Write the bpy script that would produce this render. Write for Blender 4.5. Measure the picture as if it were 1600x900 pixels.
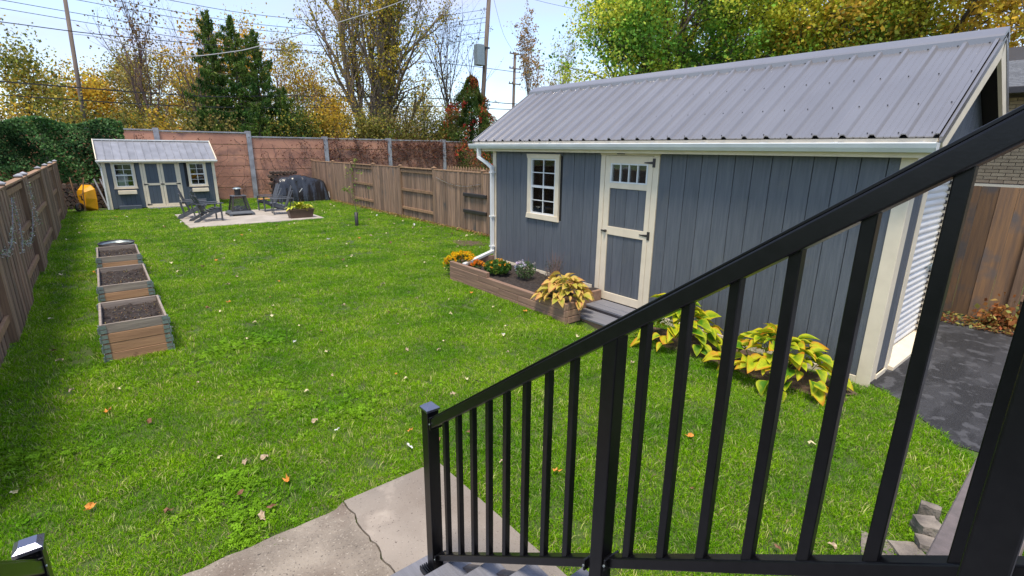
import bpy, bmesh, math, random
import numpy as np
from mathutils import Vector, Matrix, noise as mnoise
for o in list(bpy.data.objects): bpy.data.objects.remove(o)
S = bpy.context.scene
COL = S.collection
R = math.radians
random.seed(7)
RNG = np.random.default_rng(7)

# ------------------------------------------------------------------ camera
EYE = Vector((0, 0, 2.4))
PITCH, YAW, ROLL = R(15.45), R(38.937), R(0.573)
fw = Vector((math.sin(YAW)*math.cos(PITCH), math.cos(YAW)*math.cos(PITCH), -math.sin(PITCH)))
r0 = Vector((math.cos(YAW), -math.sin(YAW), 0)); u0 = r0.cross(fw)
rr = r0*math.cos(ROLL) + u0*math.sin(ROLL); uu = -r0*math.sin(ROLL) + u0*math.cos(ROLL)
cd = bpy.data.cameras.new('camera'); cam = bpy.data.objects.new('camera', cd); COL.objects.link(cam)
M3 = Matrix((rr, uu, -fw)).transposed()
cam.matrix_world = Matrix.Translation(EYE) @ M3.to_4x4()
cd.sensor_width = 36; cd.lens = 36*784.37/1600; cd.clip_start = 0.02; cd.clip_end = 3000
S.camera = cam
# ------------------------------------------------------------------ light
SUN_DIR = Vector((-0.27, -0.22, 0.935)).normalized()       # towards the sun
elev = math.asin(SUN_DIR.z); azi = math.atan2(SUN_DIR.x, SUN_DIR.y)
W = bpy.data.worlds.new('World'); S.world = W; W.use_nodes = True
nt = W.node_tree; bg = nt.nodes['Background']
sky = nt.nodes.new('ShaderNodeTexSky'); sky.sky_type = 'NISHITA'; sky.sun_disc = False
sky.sun_elevation = elev; sky.sun_rotation = azi; sky.altitude = 200; sky.air_density = 1.0; sky.dust_density = 0.6; sky.ozone_density = 1.6
tc = nt.nodes.new('ShaderNodeTexCoord'); mp = nt.nodes.new('ShaderNodeMapping'); mp.inputs['Scale'].default_value = (1.2, 1.2, 5.0)
nz = nt.nodes.new('ShaderNodeTexNoise'); nz.inputs['Scale'].default_value = 2.2; nz.inputs['Detail'].default_value = 7; nz.inputs['Roughness'].default_value = .55
rp = nt.nodes.new('ShaderNodeValToRGB'); rp.color_ramp.elements[0].position = .40; rp.color_ramp.elements[1].position = .66
rp.color_ramp.elements[0].color = (.38, .38, .38, 1); rp.color_ramp.elements[1].color = (.95, .95, .95, 1)
mx = nt.nodes.new('ShaderNodeMix'); mx.data_type = 'RGBA'; mx.inputs['B'].default_value = (2.45, 2.75, 3.75, 1)
nt.links.new(tc.outputs['Generated'], mp.inputs[0]); nt.links.new(mp.outputs[0], nz.inputs[0]); nt.links.new(nz.outputs[0], rp.inputs[0])
nt.links.new(rp.outputs[0], mx.inputs['Factor']); nt.links.new(sky.outputs[0], mx.inputs['A']); nt.links.new(mx.outputs['Result'], bg.inputs[0])
bg.inputs[1].default_value = 0.15
sd = bpy.data.lights.new('sun', 'SUN'); sd.energy = 2.2; sd.angle = R(14); sd.color = (1, .90, .74)
so = bpy.data.objects.new('sun', sd); COL.objects.link(so); so.rotation_euler = SUN_DIR.to_track_quat('Z', 'Y').to_euler()
S.view_settings.view_transform = 'Standard'; S.view_settings.look = 'None'; S.view_settings.exposure = 1.05; S.view_settings.gamma = 1
S.render.engine = 'CYCLES'; S.cycles.use_denoising = True; S.cycles.max_bounces = 6; S.cycles.transparent_max_bounces = 12
S.cycles.diffuse_bounces = 3

# ------------------------------------------------------------------ materials
def mat_base(name):
    m = bpy.data.materials.new(name); m.use_nodes = True
    t = m.node_tree; b = t.nodes['Principled BSDF']; return m, t, b
def surf(name, c1, c2=None, rough=.6, scale=(6, 6, 6), lo=.35, hi=.65, bump=.15, bscale=None, rnd=0., metal=0., spec=.5, world=False, detail=6, spots=None):
    """two-tone noisy surface; rnd = brightness change from piece to piece; spots = (colour, scale, threshold)"""
    m, t, b = mat_base(name); N = t.nodes; L = t.links
    if c2 is None: c2 = tuple(x*.8 for x in c1)
    tcn = N.new('ShaderNodeTexCoord'); oi = N.new('ShaderNodeObjectInfo')
    if world:
        g = N.new('ShaderNodeNewGeometry'); src = g.outputs['Position']
    else:
        va = N.new('ShaderNodeVectorMath'); va.operation = 'MULTIPLY_ADD'
        L.new(oi.outputs['Random'], va.inputs[0]); va.inputs[1].default_value = (37, 53, 71); L.new(tcn.outputs['Object'], va.inputs[2]); src = va.outputs[0]
    mpn = N.new('ShaderNodeMapping'); mpn.inputs['Scale'].default_value = scale; L.new(src, mpn.inputs[0])
    n1 = N.new('ShaderNodeTexNoise'); n1.inputs['Scale'].default_value = 1; n1.inputs['Detail'].default_value = detail; L.new(mpn.outputs[0], n1.inputs[0])
    cr = N.new('ShaderNodeMapRange'); cr.inputs[1].default_value = lo; cr.inputs[2].default_value = hi; L.new(n1.outputs[0], cr.inputs[0])
    mixn = N.new('ShaderNodeMix'); mixn.data_type = 'RGBA'; mixn.inputs['A'].default_value = (*c1, 1); mixn.inputs['B'].default_value = (*c2, 1)
    L.new(cr.outputs[0], mixn.inputs['Factor']); out = mixn.outputs['Result']
    for sp in (spots if isinstance(spots, list) else [spots] if spots else []):
        sc, ss, th = sp[:3]; wd = sp[3] if len(sp) > 3 else .12
        n3 = N.new('ShaderNodeTexNoise'); n3.inputs['Scale'].default_value = ss; n3.inputs['Detail'].default_value = 5; L.new(src, n3.inputs[0])
        c3 = N.new('ShaderNodeMapRange'); c3.inputs[1].default_value = th; c3.inputs[2].default_value = th+wd; L.new(n3.outputs[0], c3.inputs[0])
        m3 = N.new('ShaderNodeMix'); m3.data_type = 'RGBA'; L.new(c3.outputs[0], m3.inputs['Factor']); L.new(out, m3.inputs['A']); m3.inputs['B'].default_value = (*sc, 1); out = m3.outputs['Result']
    if rnd:
        ma = N.new('ShaderNodeMath'); ma.operation = 'MULTIPLY_ADD'; L.new(oi.outputs['Random'], ma.inputs[0]); ma.inputs[1].default_value = rnd; ma.inputs[2].default_value = 1-rnd/2
        vs = N.new('ShaderNodeVectorMath'); vs.operation = 'SCALE'; L.new(out, vs.inputs[0]); L.new(ma.outputs[0], vs.inputs['Scale']); out = vs.outputs[0]
    L.new(out, b.inputs['Base Color'])
    b.inputs['Roughness'].default_value = rough; b.inputs['Metallic'].default_value = metal; b.inputs['Specular IOR Level'].default_value = spec
    if bump:
        n2 = N.new('ShaderNodeTexNoise'); n2.inputs['Scale'].default_value = 1; n2.inputs['Detail'].default_value = 4
        mp2 = N.new('ShaderNodeMapping'); mp2.inputs['Scale'].default_value = bscale or tuple(x*4 for x in scale); L.new(src, mp2.inputs[0]); L.new(mp2.outputs[0], n2.inputs[0])
        bp = N.new('ShaderNodeBump'); bp.inputs['Strength'].default_value = bump; bp.inputs['Distance'].default_value = .01; L.new(n2.outputs[0], bp.inputs['Height']); L.new(bp.outputs[0], b.inputs['Normal'])
    return m
def leafmat(name, trans=.35, rough=.55, wn=None):
    m, t, b = mat_base(name); N = t.nodes; L = t.links
    at = N.new('ShaderNodeAttribute'); at.attribute_name = 'Col'; out = at.outputs['Color']
    L.new(out, b.inputs['Base Color']); b.inputs['Roughness'].default_value = rough; b.inputs['Specular IOR Level'].default_value = .12
    tr = N.new('ShaderNodeBsdfTranslucent'); L.new(out, tr.inputs[0]); ms = N.new('ShaderNodeMixShader'); ms.inputs[0].default_value = trans
    L.new(b.outputs[0], ms.inputs[1]); L.new(tr.outputs[0], ms.inputs[2]); L.new(ms.outputs[0], N['Material Output'].inputs[0]); return m

VZ = (28, 28, 1.6); HY = (28, 1.6, 28); HX = (1.6, 28, 28)
M = {}
M['siding'] = surf('blue_grey_paint', (.090, .101, .118), (.118, .129, .146), .62, (34, 34, 2.2), bump=.5, rnd=.14, spots=((.12, .125, .13), 2.2, .60))
M['siding2'] = surf('slate_blue_paint', (.068, .086, .110), (.082, .10, .126), .6, (30, 30, 2.0), bump=.2, rnd=.1)
M['cream'] = surf('cream_paint', (.80, .69, .52), (.72, .62, .465), .55, (5, 5, 5), bump=.06)
M['white'] = surf('white_enamel', (.74, .75, .74), (.66, .67, .66), .35, (4, 4, 4), bump=.02)
M['roof'] = surf('charcoal_steel_roofing', (.265, .255, .26), (.295, .285, .29), .27, (1.2, 1.2, 1.2), bump=.02, bscale=(60, 60, 60), rnd=.05, metal=.55)
M['roof2'] = surf('pale_steel_roofing', (.26, .26, .275), (.33, .33, .35), .3, (3, 3, 3), bump=.03, rnd=.15, metal=.3)
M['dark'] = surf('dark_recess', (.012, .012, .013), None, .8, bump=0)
M['fence'] = surf('weathered_cedar', (.36, .225, .14), (.13, .088, .065), .82, VZ, .3, .72, bump=.5, rnd=.55, spots=((.10, .09, .08), 1.3, .60))
M['fence_new'] = surf('newer_cedar_rail', (.34, .20, .105), (.23, .135, .075), .8, (10, 10, 3), bump=.3, rnd=.3)
M['fence_edge'] = surf('cedar_post', (.27, .17, .10), (.16, .10, .065), .8, VZ, bump=.35, rnd=.3)
M['fence_orange'] = surf('stained_cedar', (.27, .15, .07), (.14, .09, .06), .8, VZ, .3, .7, bump=.4, rnd=.6, spots=((.12, .10, .09), 2, .56))
M['bed'] = surf('raised_bed_pine', (.46, .255, .14), (.33, .18, .10), .75, (2, 18, 24), bump=.3, rnd=.35, spots=((.10, .05, .03), 9, .68))
M['bedgrey'] = surf('silvered_pine', (.34, .28, .23), (.22, .18, .15), .8, (2, 18, 24), bump=.35, rnd=.2)
M['timber'] = surf('planter_timber', (.34, .21, .14), (.23, .14, .10), .8, (20, 1.5, 20), bump=.4, rnd=.3)
M['galv'] = surf('galvanised_steel', (.34, .39, .40), (.24, .29, .30), .4, (20, 20, 20), bump=.05, metal=.6)
M['black'] = surf('black_powder_coat', (.003, .003, .004), (.005, .005, .006), .3, (40, 40, 40), bump=.02, spec=.38)
M['cap'] = surf('polished_post_cap', (.30, .30, .36), (.24, .24, .30), .16, (5, 5, 5), bump=.0, metal=.9)
M['tread'] = surf('grey_composite_decking', (.20, .20, .225), (.155, .155, .175), .6, (60, 3, 60), bump=.25)
M['stringer'] = surf('greige_composite', (.16, .13, .125), (.12, .10, .095), .7, (30, 30, 30), bump=.2)
M['concrete'] = surf('smooth_concrete', (.32, .27, .22), (.23, .195, .16), .85, (1.7, 1.7, 1.7), bump=.25, bscale=(70, 70, 70), spots=[((.21, .17, .135), 1.6, .50, .22), ((.38, .32, .26), 3.1, .60, .1), ((.13, .10, .08), 75, .64, .06), ((.42, .36, .30), 95, .66, .05)])
M['concrete_old'] = surf('worn_concrete', (.315, .265, .21), (.20, .165, .13), .9, (3.2, 3.2, 3.2), lo=.4, hi=.62, bump=1, bscale=(38, 38, 38), spots=[((.17, .13, .10), 2.2, .50, .16), ((.36, .31, .25), 60, .60, .08), ((.12, .10, .08), 75, .60, .07), ((.06, .05, .04), 21, .68, .04)], detail=12)
M['patio'] = surf('pale_patio_concrete', (.44, .385, .33), (.34, .30, .25), .85, (3, 3, 3), bump=.15)
M['asphalt'] = surf('driveway_asphalt', (.014, .014, .016), (.034, .034, .038), .7, (1.1, 2.6, 2), .46, .54, bump=.8, bscale=(120, 120, 120), spots=[((.062, .062, .068), 6.5, .55, .06), ((.07, .07, .076), 110, .60, .06), ((.02, .02, .022), 9, .58, .08)], world=True)
M['soil'] = surf('black_soil', (.018, .013, .012), (.05, .036, .028), .95, (30, 30, 30), bump=1, bscale=(60, 60, 60))
M['mulch'] = surf('mulch_ground', (.06, .036, .024), (.12, .075, .05), .95, (14, 14, 14), bump=1, bscale=(50, 50, 50))
M['wall'] = surf('rose_concrete_panel', (.58, .295, .195), (.42, .205, .14), .9, (.9, .9, 2.2), bump=.3, bscale=(25, 25, 25), rnd=.14, world=True, spots=((.25, .14, .11), 1.1, .58))
M['wallpost'] = surf('grey_concrete_post', (.36, .37, .40), (.22, .22, .24), .85, (3, 3, 3), bump=.25)
M['bark'] = surf('grey_brown_bark', (.13, .10, .08), (.065, .05, .04), .95, (8, 8, 2), bump=.8)
M['bark_pale'] = surf('pale_bark', (.24, .19, .14), (.12, .09, .07), .9, (8, 8, 2), bump=.7)
M['twig'] = surf('purple_twigs', (.19, .12, .10), (.12, .08, .07), .9, bump=0)
M['pole'] = surf('weathered_utility_pole', (.20, .15, .12), (.12, .095, .08), .9, (14, 14, 1), bump=.4)
M['wire'] = surf('black_cable', (.02, .02, .022), None, .6, bump=0)
M['wire_pale'] = surf('grey_cable', (.30, .31, .34), None, .6, bump=0)
M['leaf'] = leafmat('leaf_foliage', .45)
M['grassm'] = leafmat('grass_blade', .4, .6)
M['adir'] = surf('slate_resin', (.075, .083, .098), (.09, .098, .112), .5, bump=.08, rnd=.15)
M['tarp'] = surf('black_tarpaulin', (.006, .006, .008), (.016, .017, .02), .25, (3, 3, 3), bump=1, bscale=(14, 14, 22), spec=.8)
M['yellow'] = surf('yellow_enamel', (.75, .36, .01), (.68, .31, .01), .35, bump=0)
M['brownpot'] = surf('brown_plastic', (.11, .068, .048), (.085, .05, .036), .5, bump=.05)
M['iron'] = surf('dark_iron', (.03, .027, .026), (.045, .036, .032), .5, bump=.1)
M['brick'] = surf('buff_brick', (.46, .34, .21), (.38, .27, .165), .85, (9, 9, 9), bump=.4, rnd=.22)
M['mortar'] = surf('mortar', (.17, .14, .11), None, .9, bump=.2)
M['shingle'] = surf('grey_shingle', (.15, .155, .165), (.09, .095, .105), .9, (20, 20, 20), bump=.6, rnd=.25)
M['gutterdark'] = surf('dark_gutter', (.035, .03, .03), None, .4, bump=0)
M['log'] = surf('firewood', (.10, .065, .045), (.05, .034, .026), .9, (6, 6, 6), bump=.5, rnd=.6)
M['stone'] = surf('landscape_stone', (.26, .22, .18), (.12, .10, .085), .9, (9, 9, 9), bump=1, bscale=(50, 50, 50))
M['tan'] = surf('tan_wood', (.5, .24, .07), None, .7, bump=0)
M['roller'] = surf('white_roller_steel', (.80, .80, .79), (.72, .72, .71), .35, (3, 3, 3), bump=.02, metal=.1)
def glass(name, tint=(.9, .93, .95), dens=.22):
    m, t, b = mat_base(name); N = t.nodes; L = t.links
    g = N.new('ShaderNodeBsdfGlossy'); g.inputs['Roughness'].default_value = .03; tr = N.new('ShaderNodeBsdfTransparent'); tr.inputs[0].default_value = (*tint, 1)
    fr = N.new('ShaderNodeFresnel'); fr.inputs[0].default_value = 1.5; ad = N.new('ShaderNodeMath'); ad.operation = 'ADD'; ad.inputs[1].default_value = dens*.3; L.new(fr.outputs[0], ad.inputs[0])
    ms = N.new('ShaderNodeMixShader'); L.new(ad.outputs[0], ms.inputs[0]); L.new(tr.outputs[0], ms.inputs[1]); L.new(g.outputs[0], ms.inputs[2]); L.new(ms.outputs[0], N['Material Output'].inputs[0]); return m
M['glass'] = glass('window_glass')
def wiremesh(name):
    m, t, b = mat_base(name); N = t.nodes; L = t.links
    b.inputs['Base Color'].default_value = (.03, .03, .03, 1); tr = N.new('ShaderNodeBsdfTransparent'); ms = N.new('ShaderNodeMixShader'); ms.inputs[0].default_value = .45
    L.new(tr.outputs[0], ms.inputs[1]); L.new(b.outputs[0], ms.inputs[2]); L.new(ms.outputs[0], N['Material Output'].inputs[0]); return m
M['screen'] = wiremesh('spark_screen')

# ------------------------------------------------------------------ builders
def tag(o, label=None, cat=None, group=None, kind=None):
    if label: o['label'] = label
    if cat: o['category'] = cat
    if group: o['group'] = group
    if kind: o['kind'] = kind
    return o
def thing(name, label, cat, loc=(0, 0, 0), rz=0, group=None):
    o = bpy.data.objects.new(name, None); COL.objects.link(o); o.location = loc; o.rotation_euler = (0, 0, rz); o.empty_display_size = .1
    return tag(o, label, cat, group)
def origin(p):
    v = Vector((0, 0, 0))
    while p is not None: v += p.location; p = p.parent
    return v
class MB:
    def __init__(s): s.v = []; s.f = []
    def quad(s, a, b, c, d):
        n = len(s.v); s.v += [tuple(a), tuple(b), tuple(c), tuple(d)]; s.f.append((n, n+1, n+2, n+3)); return s
    def box(s, x0, x1, y0, y1, z0, z1):
        n = len(s.v)
        s.v += [(x0, y0, z0), (x1, y0, z0), (x1, y1, z0), (x0, y1, z0), (x0, y0, z1), (x1, y0, z1), (x1, y1, z1), (x0, y1, z1)]
        s.f += [(n, n+3, n+2, n+1), (n+4, n+5, n+6, n+7), (n, n+1, n+5, n+4), (n+1, n+2, n+6, n+5), (n+2, n+3, n+7, n+6), (n+3, n, n+4, n+7)]; return s
    def prism(s, poly, axis, a, b):
        """extrude polygon (list of 2-D points) along axis 0/1/2 from a to b"""
        n = len(s.v); k = len(poly)
        for t in (a, b):
            for p in poly:
                q = [p[0], p[1]]; q.insert(axis, t); s.v.append(tuple(q))
        s.f += [tuple(range(n, n+k)), tuple(range(n+2*k-1, n+k-1, -1))]
        for i in range(k): j = (i+1) % k; s.f.append((n+i, n+k+i, n+k+j, n+j))
        return s
    def beam(s, p, q, w, h, up=(0, 0, 1)):
        p = Vector(p); q = Vector(q); d = (q-p).normalized(); up = Vector(up); sd_ = d.cross(up)
        if sd_.length < 1e-4: sd_ = Vector((1, 0, 0))
        sd_.normalize(); u = sd_.cross(d).normalized(); n = len(s.v)
        for c in (p, q):
            for (a, b) in ((-1, -1), (1, -1), (1, 1), (-1, 1)): s.v.append(tuple(c + sd_*a*w/2 + u*b*h/2))
        s.f += [(n+3, n+2, n+1, n), (n+4, n+5, n+6, n+7)]
        for i in range(4): j = (i+1) % 4; s.f.append((n+i, n+j, n+4+j, n+4+i))
        return s
    def tube(s, pts, rads, k=6, cap=True):
        pts = [Vector(p) for p in pts]
        if not hasattr(rads, '__len__'): rads = [rads]*len(pts)
        n = len(s.v); prev = None
        for i, p in enumerate(pts):
            d = (pts[min(i+1, len(pts)-1)] - pts[max(i-1, 0)]).normalized()
            a = d.orthogonal().normalized() if prev is None else (prev - d*prev.dot(d)).normalized()
            prev = a; b = d.cross(a)
            for j in range(k):
                t = 2*math.pi*j/k; s.v.append(tuple(p + (a*math.cos(t)+b*math.sin(t))*rads[i]))
        for i in range(len(pts)-1):
            for j in range(k):
                j2 = (j+1) % k; s.f.append((n+i*k+j, n+i*k+j2, n+(i+1)*k+j2, n+(i+1)*k+j))
        if cap: s.f += [tuple(range(n+k-1, n-1, -1)), tuple(range(n+(len(pts)-1)*k, n+len(pts)*k))]
        return s
    def lathe(s, c, prof, k=14):
        n = len(s.v)
        for (r, z) in prof:
            for j in range(k): t = 2*math.pi*j/k; s.v.append((c[0]+r*math.cos(t), c[1]+r*math.sin(t), c[2]+z))
        for i in range(len(prof)-1):
            for j in range(k): j2 = (j+1) % k; s.f.append((n+i*k+j, n+i*k+j2, n+(i+1)*k+j2, n+(i+1)*k+j))
        return s
    def mesh(s, name, mat, off=(0, 0, 0), smooth=False):
        me = bpy.data.meshes.new(name); ox, oy, oz = off
        me.from_pydata([(x-ox, y-oy, z-oz) for x, y, z in s.v], [], s.f); me.materials.append(mat)
        if smooth:
            for p in me.polygons: p.use_smooth = True
        me.update(); return me
    def build(s, name, mat, parent=None, world=False, bevel=0, smooth=False, kind=None, center=False, segs=1):
        """link as one object; world=True: the vertices are in world coordinates; center=True: own origin at its middle"""
        off = origin(parent) if (world and parent is not None) else Vector((0, 0, 0)); loc = Vector((0, 0, 0))
        if center and s.v:
            a = np.array(s.v); c = Vector((a.min(0)+a.max(0))/2); loc = c-off; off = c
        o = bpy.data.objects.new(name, s.mesh(name, mat, off, smooth)); COL.objects.link(o); o.location = loc
        if parent is not None: o.parent = parent
        if bevel:
            md = o.modifiers.new('bevel', 'BEVEL'); md.width = bevel; md.segments = segs; md.limit_method = 'ANGLE'; md.angle_limit = R(40)
        if kind: o['kind'] = kind
        return o
def box_part(name, mat, parent, x0, x1, y0, y1, z0, z1, bevel=0, **k): return MB().box(x0, x1, y0, y1, z0, z1).build(name, mat, parent, world=True, bevel=bevel, center=True, **k)
def copy_tree(o, parent=None):
    c = o.copy(); COL.objects.link(c)
    if parent is not None: c.parent = parent; c.matrix_parent_inverse = o.matrix_parent_inverse.copy()
    for ch in o.children: copy_tree(ch, c)
    return c
def leaves(name, P, size, cols, mat, parent=None, aspect=.55, droop=0., normal=None, kind=None, seed=0, fold=True):
    """one mesh of small separate leaf faces centred on the points P (in the parent's space)"""
    g = np.random.default_rng(seed+11); n = len(P)
    if n == 0: return None
    u = g.normal(size=(n, 3)); u[:, 2] -= droop; u /= np.linalg.norm(u, axis=1)[:, None]
    w = g.normal(size=(n, 3)) if normal is None else g.normal(size=(n, 3))*.5+np.array(normal)
    v = np.cross(u, w); v /= np.linalg.norm(v, axis=1)[:, None]+1e-9
    sz = (np.asarray(size)*np.ones(n))[:, None]; nn = np.cross(u, v)
    V = np.empty((n, 4, 3)); V[:, 0] = P-u*sz*.5; V[:, 1] = P+v*sz*aspect*.5-nn*sz*.08; V[:, 2] = P+u*sz*.5; V[:, 3] = P-v*sz*aspect*.5-nn*sz*.08
    me = bpy.data.meshes.new(name); me.vertices.add(n*4); me.loops.add(n*4); me.polygons.add(n)
    me.vertices.foreach_set('co', V.reshape(-1).astype('f')); me.loops.foreach_set('vertex_index', np.arange(n*4, dtype='i'))
    me.polygons.foreach_set('loop_start', np.arange(0, n*4, 4, dtype='i')); me.polygons.foreach_set('loop_total', np.full(n, 4, dtype='i'))
    C = np.ones((n, 4, 4)); C[:, :, :3] = np.asarray(cols)[:, None, :]
    a = me.color_attributes.new('Col', 'FLOAT_COLOR', 'POINT'); a.data.foreach_set('color', C.reshape(-1).astype('f'))
    me.materials.append(mat); me.update(calc_edges=True)
    o = bpy.data.objects.new(name, me); COL.objects.link(o)
    if parent is not None: o.parent = parent
    if kind: o['kind'] = kind
    return o
def palette(n, cols, g, jit=.25, P=None, freq=.5):
    cols = np.array(cols, float); k = len(cols)
    if P is not None:                                      # neighbouring leaves share a tone
        ph = np.sin(P[:, 0]*freq*2.1+1)+np.sin(P[:, 1]*freq*1.7+2)+np.sin(P[:, 2]*freq*2.9)+g.normal(size=len(P))*.9
        i = np.clip(((ph+3)/6*k), 0, k-1).astype(int)
    else: i = g.integers(0, k, n)
    return np.clip(cols[i]*(1+jit*g.normal(size=(n, 1)))*(1+.08*g.normal(size=(n, 3))), .004, .9)

# ================================================================== THE SETTING
def dip(x, y):      # the lawn sinks a little in front of the shed steps
    return -.13*math.exp(-((x-5.35)/.55)**2-((y-4.45)/.55)**2)
gm = MB(); gx = [-400, -100, -40, -15] + [i*.5 for i in range(-12, 25)] + [15, 40, 100, 400]; gy = [-400, -60, -15] + [i*.5 for i in range(-6, 56)] + [32, 40, 60, 100, 400]
for y in gy:
    for x in gx: gm.v.append((x, y, dip(x, y)))
for j in range(len(gy)-1):
    for i in range(len(gx)-1): n = j*len(gx)+i; gm.f.append((n, n+1, n+1+len(gx), n+len(gx)))
M['ground'] = surf('earthy_turf', (.06, .105, .012), (.05, .07, .016), .95, (3, 3, 3), bump=.6, bscale=(40, 40, 40), world=True)
gnd = gm.build('lawn_ground', M['ground'], kind='structure', smooth=True)
# concrete path at the foot of the stairs, two pours with a ragged crack between
cr = random.Random(3)
crack = [(.965+.03*mnoise.noise(Vector((i*.35, 2, 0)))+cr.uniform(-.006, .006), 3.03-i*.042) for i in range(74)]
def slab(name, poly, mat, z=.035):
    m = MB(); n = len(poly); m.v = [(x, y, z) for x, y in poly]+[(x, y, -.1) for x, y in poly]; m.f = [tuple(range(n-1, -1, -1))]+[(i, (i+1) % n, n+(i+1) % n, n+i) for i in range(n)]
    return m.build(name, mat, kind='structure')
slab('concrete_path', [(x+.004, y) for x, y in crack]+[(1.74, -.05), (1.74, 1.2), (1.715, 3.03)], M['concrete'])
edge = [(-3+i*.066, 2.985+.022*mnoise.noise(Vector((i*.5, 0, 0)))+.03*mnoise.noise(Vector((i*.13, 5, 0)))-.03*max(0, (30-i)/30 if i < 30 else 0)) for i in range(60)]
slab('worn_path', [(-3, -.05)]+edge+[(x-.004-.003*(i % 2), y) for i, (x, y) in enumerate(crack)], M['concrete_old'], .031)
box_part('garden_patio', M['patio'], None, 1.89, 5.92, 17.8, 21.6, -.05, .035, bevel=.01)['kind'] = 'structure'
MB().quad((5.0, -12, .006), (9.9, -12, .006), (9.9, 1.5, .006), (6.25, 1.32, .006)).build('driveway', M['asphalt'], kind='structure')
dv = bpy.data.objects['driveway'].data; dv.clear_geometry()
pts = [(3.6, -12), (4.9, -2), (5.2, -.3), (5.36, .3), (5.32, .55), (5.7, .92), (5.95, 1.15), (6.12, 1.40), (6.12, 1.62), (9.9, 1.62), (9.9, -12)]
dv.from_pydata([(x, y, .008) for x, y in pts], [], [tuple(range(len(pts)-1, -1, -1))]); dv.materials.append(M['asphalt']) if not dv.materials else None
for p in dv.polygons:
    if p.normal.z < 0: p.flip()
m = MB()   # mulch under the hostas
for (cx, cy, rx, ry) in ((5.62, 2.9, .40, 1.1), (5.60, 2.1, .36, .7)):
    n = len(m.v); k = 30
    for i in range(k): a = 2*math.pi*i/k; q = 1+.08*math.sin(5*a)+.05*math.sin(9*a+1); m.v.append((min(cx+rx*q*math.cos(a), 6.0), cy+ry*q*math.sin(a), .012+(.004 if cy < 2.5 else 0)))
    m.f.append(tuple(range(n, n+k)))
m.build('mulch_bed', M['mulch'], kind='structure')

# ---- grass: instanced tufts (one stuff object)
def tuft(seed, n, h, spread, w):
    g = np.random.default_rng(seed); V = []; F = []; C = []
    for i in range(n):
        a = g.uniform(0, 2*math.pi); r = spread*math.sqrt(g.uniform()); x, y = r*math.cos(a), r*math.sin(a); b = g.uniform(0, 2*math.pi)
        dx, dy = math.cos(b)*w/2, math.sin(b)*w/2; hh = h*g.uniform(.45, 1.1); la = g.uniform(0, 2*math.pi); ln = g.uniform(.3, 1.3)*hh; lx, ly = math.cos(la)*ln, math.sin(la)*ln
        k = len(V); V += [(x-dx, y-dy, -.01), (x+dx, y+dy, -.01), (x+lx*.45+dx*.8, y+ly*.45+dy*.8, hh*.62), (x+lx*.45-dx*.8, y+ly*.45-dy*.8, hh*.62), (x+lx, y+ly, hh*g.uniform(.7, 1))]
        F += [(k, k+1, k+2, k+3), (k+3, k+2, k+4)]
        t = g.uniform(); c = np.array([.08, .26, .002])*(1-t)+np.array([.33, .62, .012])*t
        if g.uniform() < .13: c = np.array([.50, .56, .17])
        if g.uniform() < .03: c = np.array([.34, .26, .15])
        c = c*g.uniform(.6, 1.3); C += [(*c, 1)]*5
    me = bpy.data.meshes.new('grass_tuft'); me.from_pydata(V, [], F); a = me.color_attributes.new('Col', 'FLOAT_COLOR', 'POINT'); a.data.foreach_set('color', np.array(C, dtype='f').reshape(-1)); me.materials.append(M['grassm'])
    return bpy.data.objects.new('grass_tuft_source', me)
def clover(seed, n=16):
    g = np.random.default_rng(seed); V = []; F = []; C = []
    for i in range(n):
        a = g.uniform(0, 6.28); r_ = .07*math.sqrt(g.uniform()); c = np.array([r_*math.cos(a), r_*math.sin(a), g.uniform(.014, .034)]); s_ = g.uniform(.010, .019); col = np.array([.17, .35, .012])*g.uniform(.55, 1.5)
        tl = g.normal(size=2)*.35
        for q in range(3):
            b = a+q*2.09; k = len(V)
            for (u, w) in ((0, 0), (.7, -.5), (1.1, 0), (.7, .5)): x_ = math.cos(b)*u-math.sin(b)*w; y_ = math.sin(b)*u+math.cos(b)*w; V.append((c[0]+x_*s_, c[1]+y_*s_, c[2]+(x_*tl[0]+y_*tl[1])*s_))
            F.append((k, k+1, k+2, k+3)); C += [(*col, 1)]*4
    me = bpy.data.meshes.new('clover_tuft'); me.from_pydata(V, [], F); a = me.color_attributes.new('Col', 'FLOAT_COLOR', 'POINT'); a.data.foreach_set('color', np.array(C, dtype='f').reshape(-1)); me.materials.append(M['grassm'])
    return bpy.data.objects.new('clover_tuft_source', me)
# blade material: attribute colour times a slow world-space variation (greener / yellower patches)
t = M['grassm'].node_tree; at = [n for n in t.nodes if n.type == 'ATTRIBUTE'][0]; ge = t.nodes.new('ShaderNodeNewGeometry')
n1 = t.nodes.new('ShaderNodeTexNoise'); n1.inputs['Scale'].default_value = 1.1; n1.inputs['Detail'].default_value = 5; t.links.new(ge.outputs['Position'], n1.inputs[0])
r1 = t.nodes.new('ShaderNodeValToRGB'); e = r1.color_ramp.elements; e[0].position = .33; e[0].color = (.66, .78, .8, 1); e[1].position = .68; e[1].color = (1.5, 1.22, 1.5, 1); t.links.new(n1.outputs[0], r1.inputs[0])
vm = t.nodes.new('ShaderNodeVectorMath'); vm.operation = 'MULTIPLY'; t.links.new(at.outputs['Color'], vm.inputs[0]); t.links.new(r1.outputs[0], vm.inputs[1])
for l in list(t.links):
    if l.from_node == at and l.to_node != vm: d = l.to_socket; t.links.remove(l); t.links.new(vm.outputs[0], d)
def in_rects(x, y, rects): return any(a < x < b and c < y < d for a, b, c, d in rects)
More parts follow.
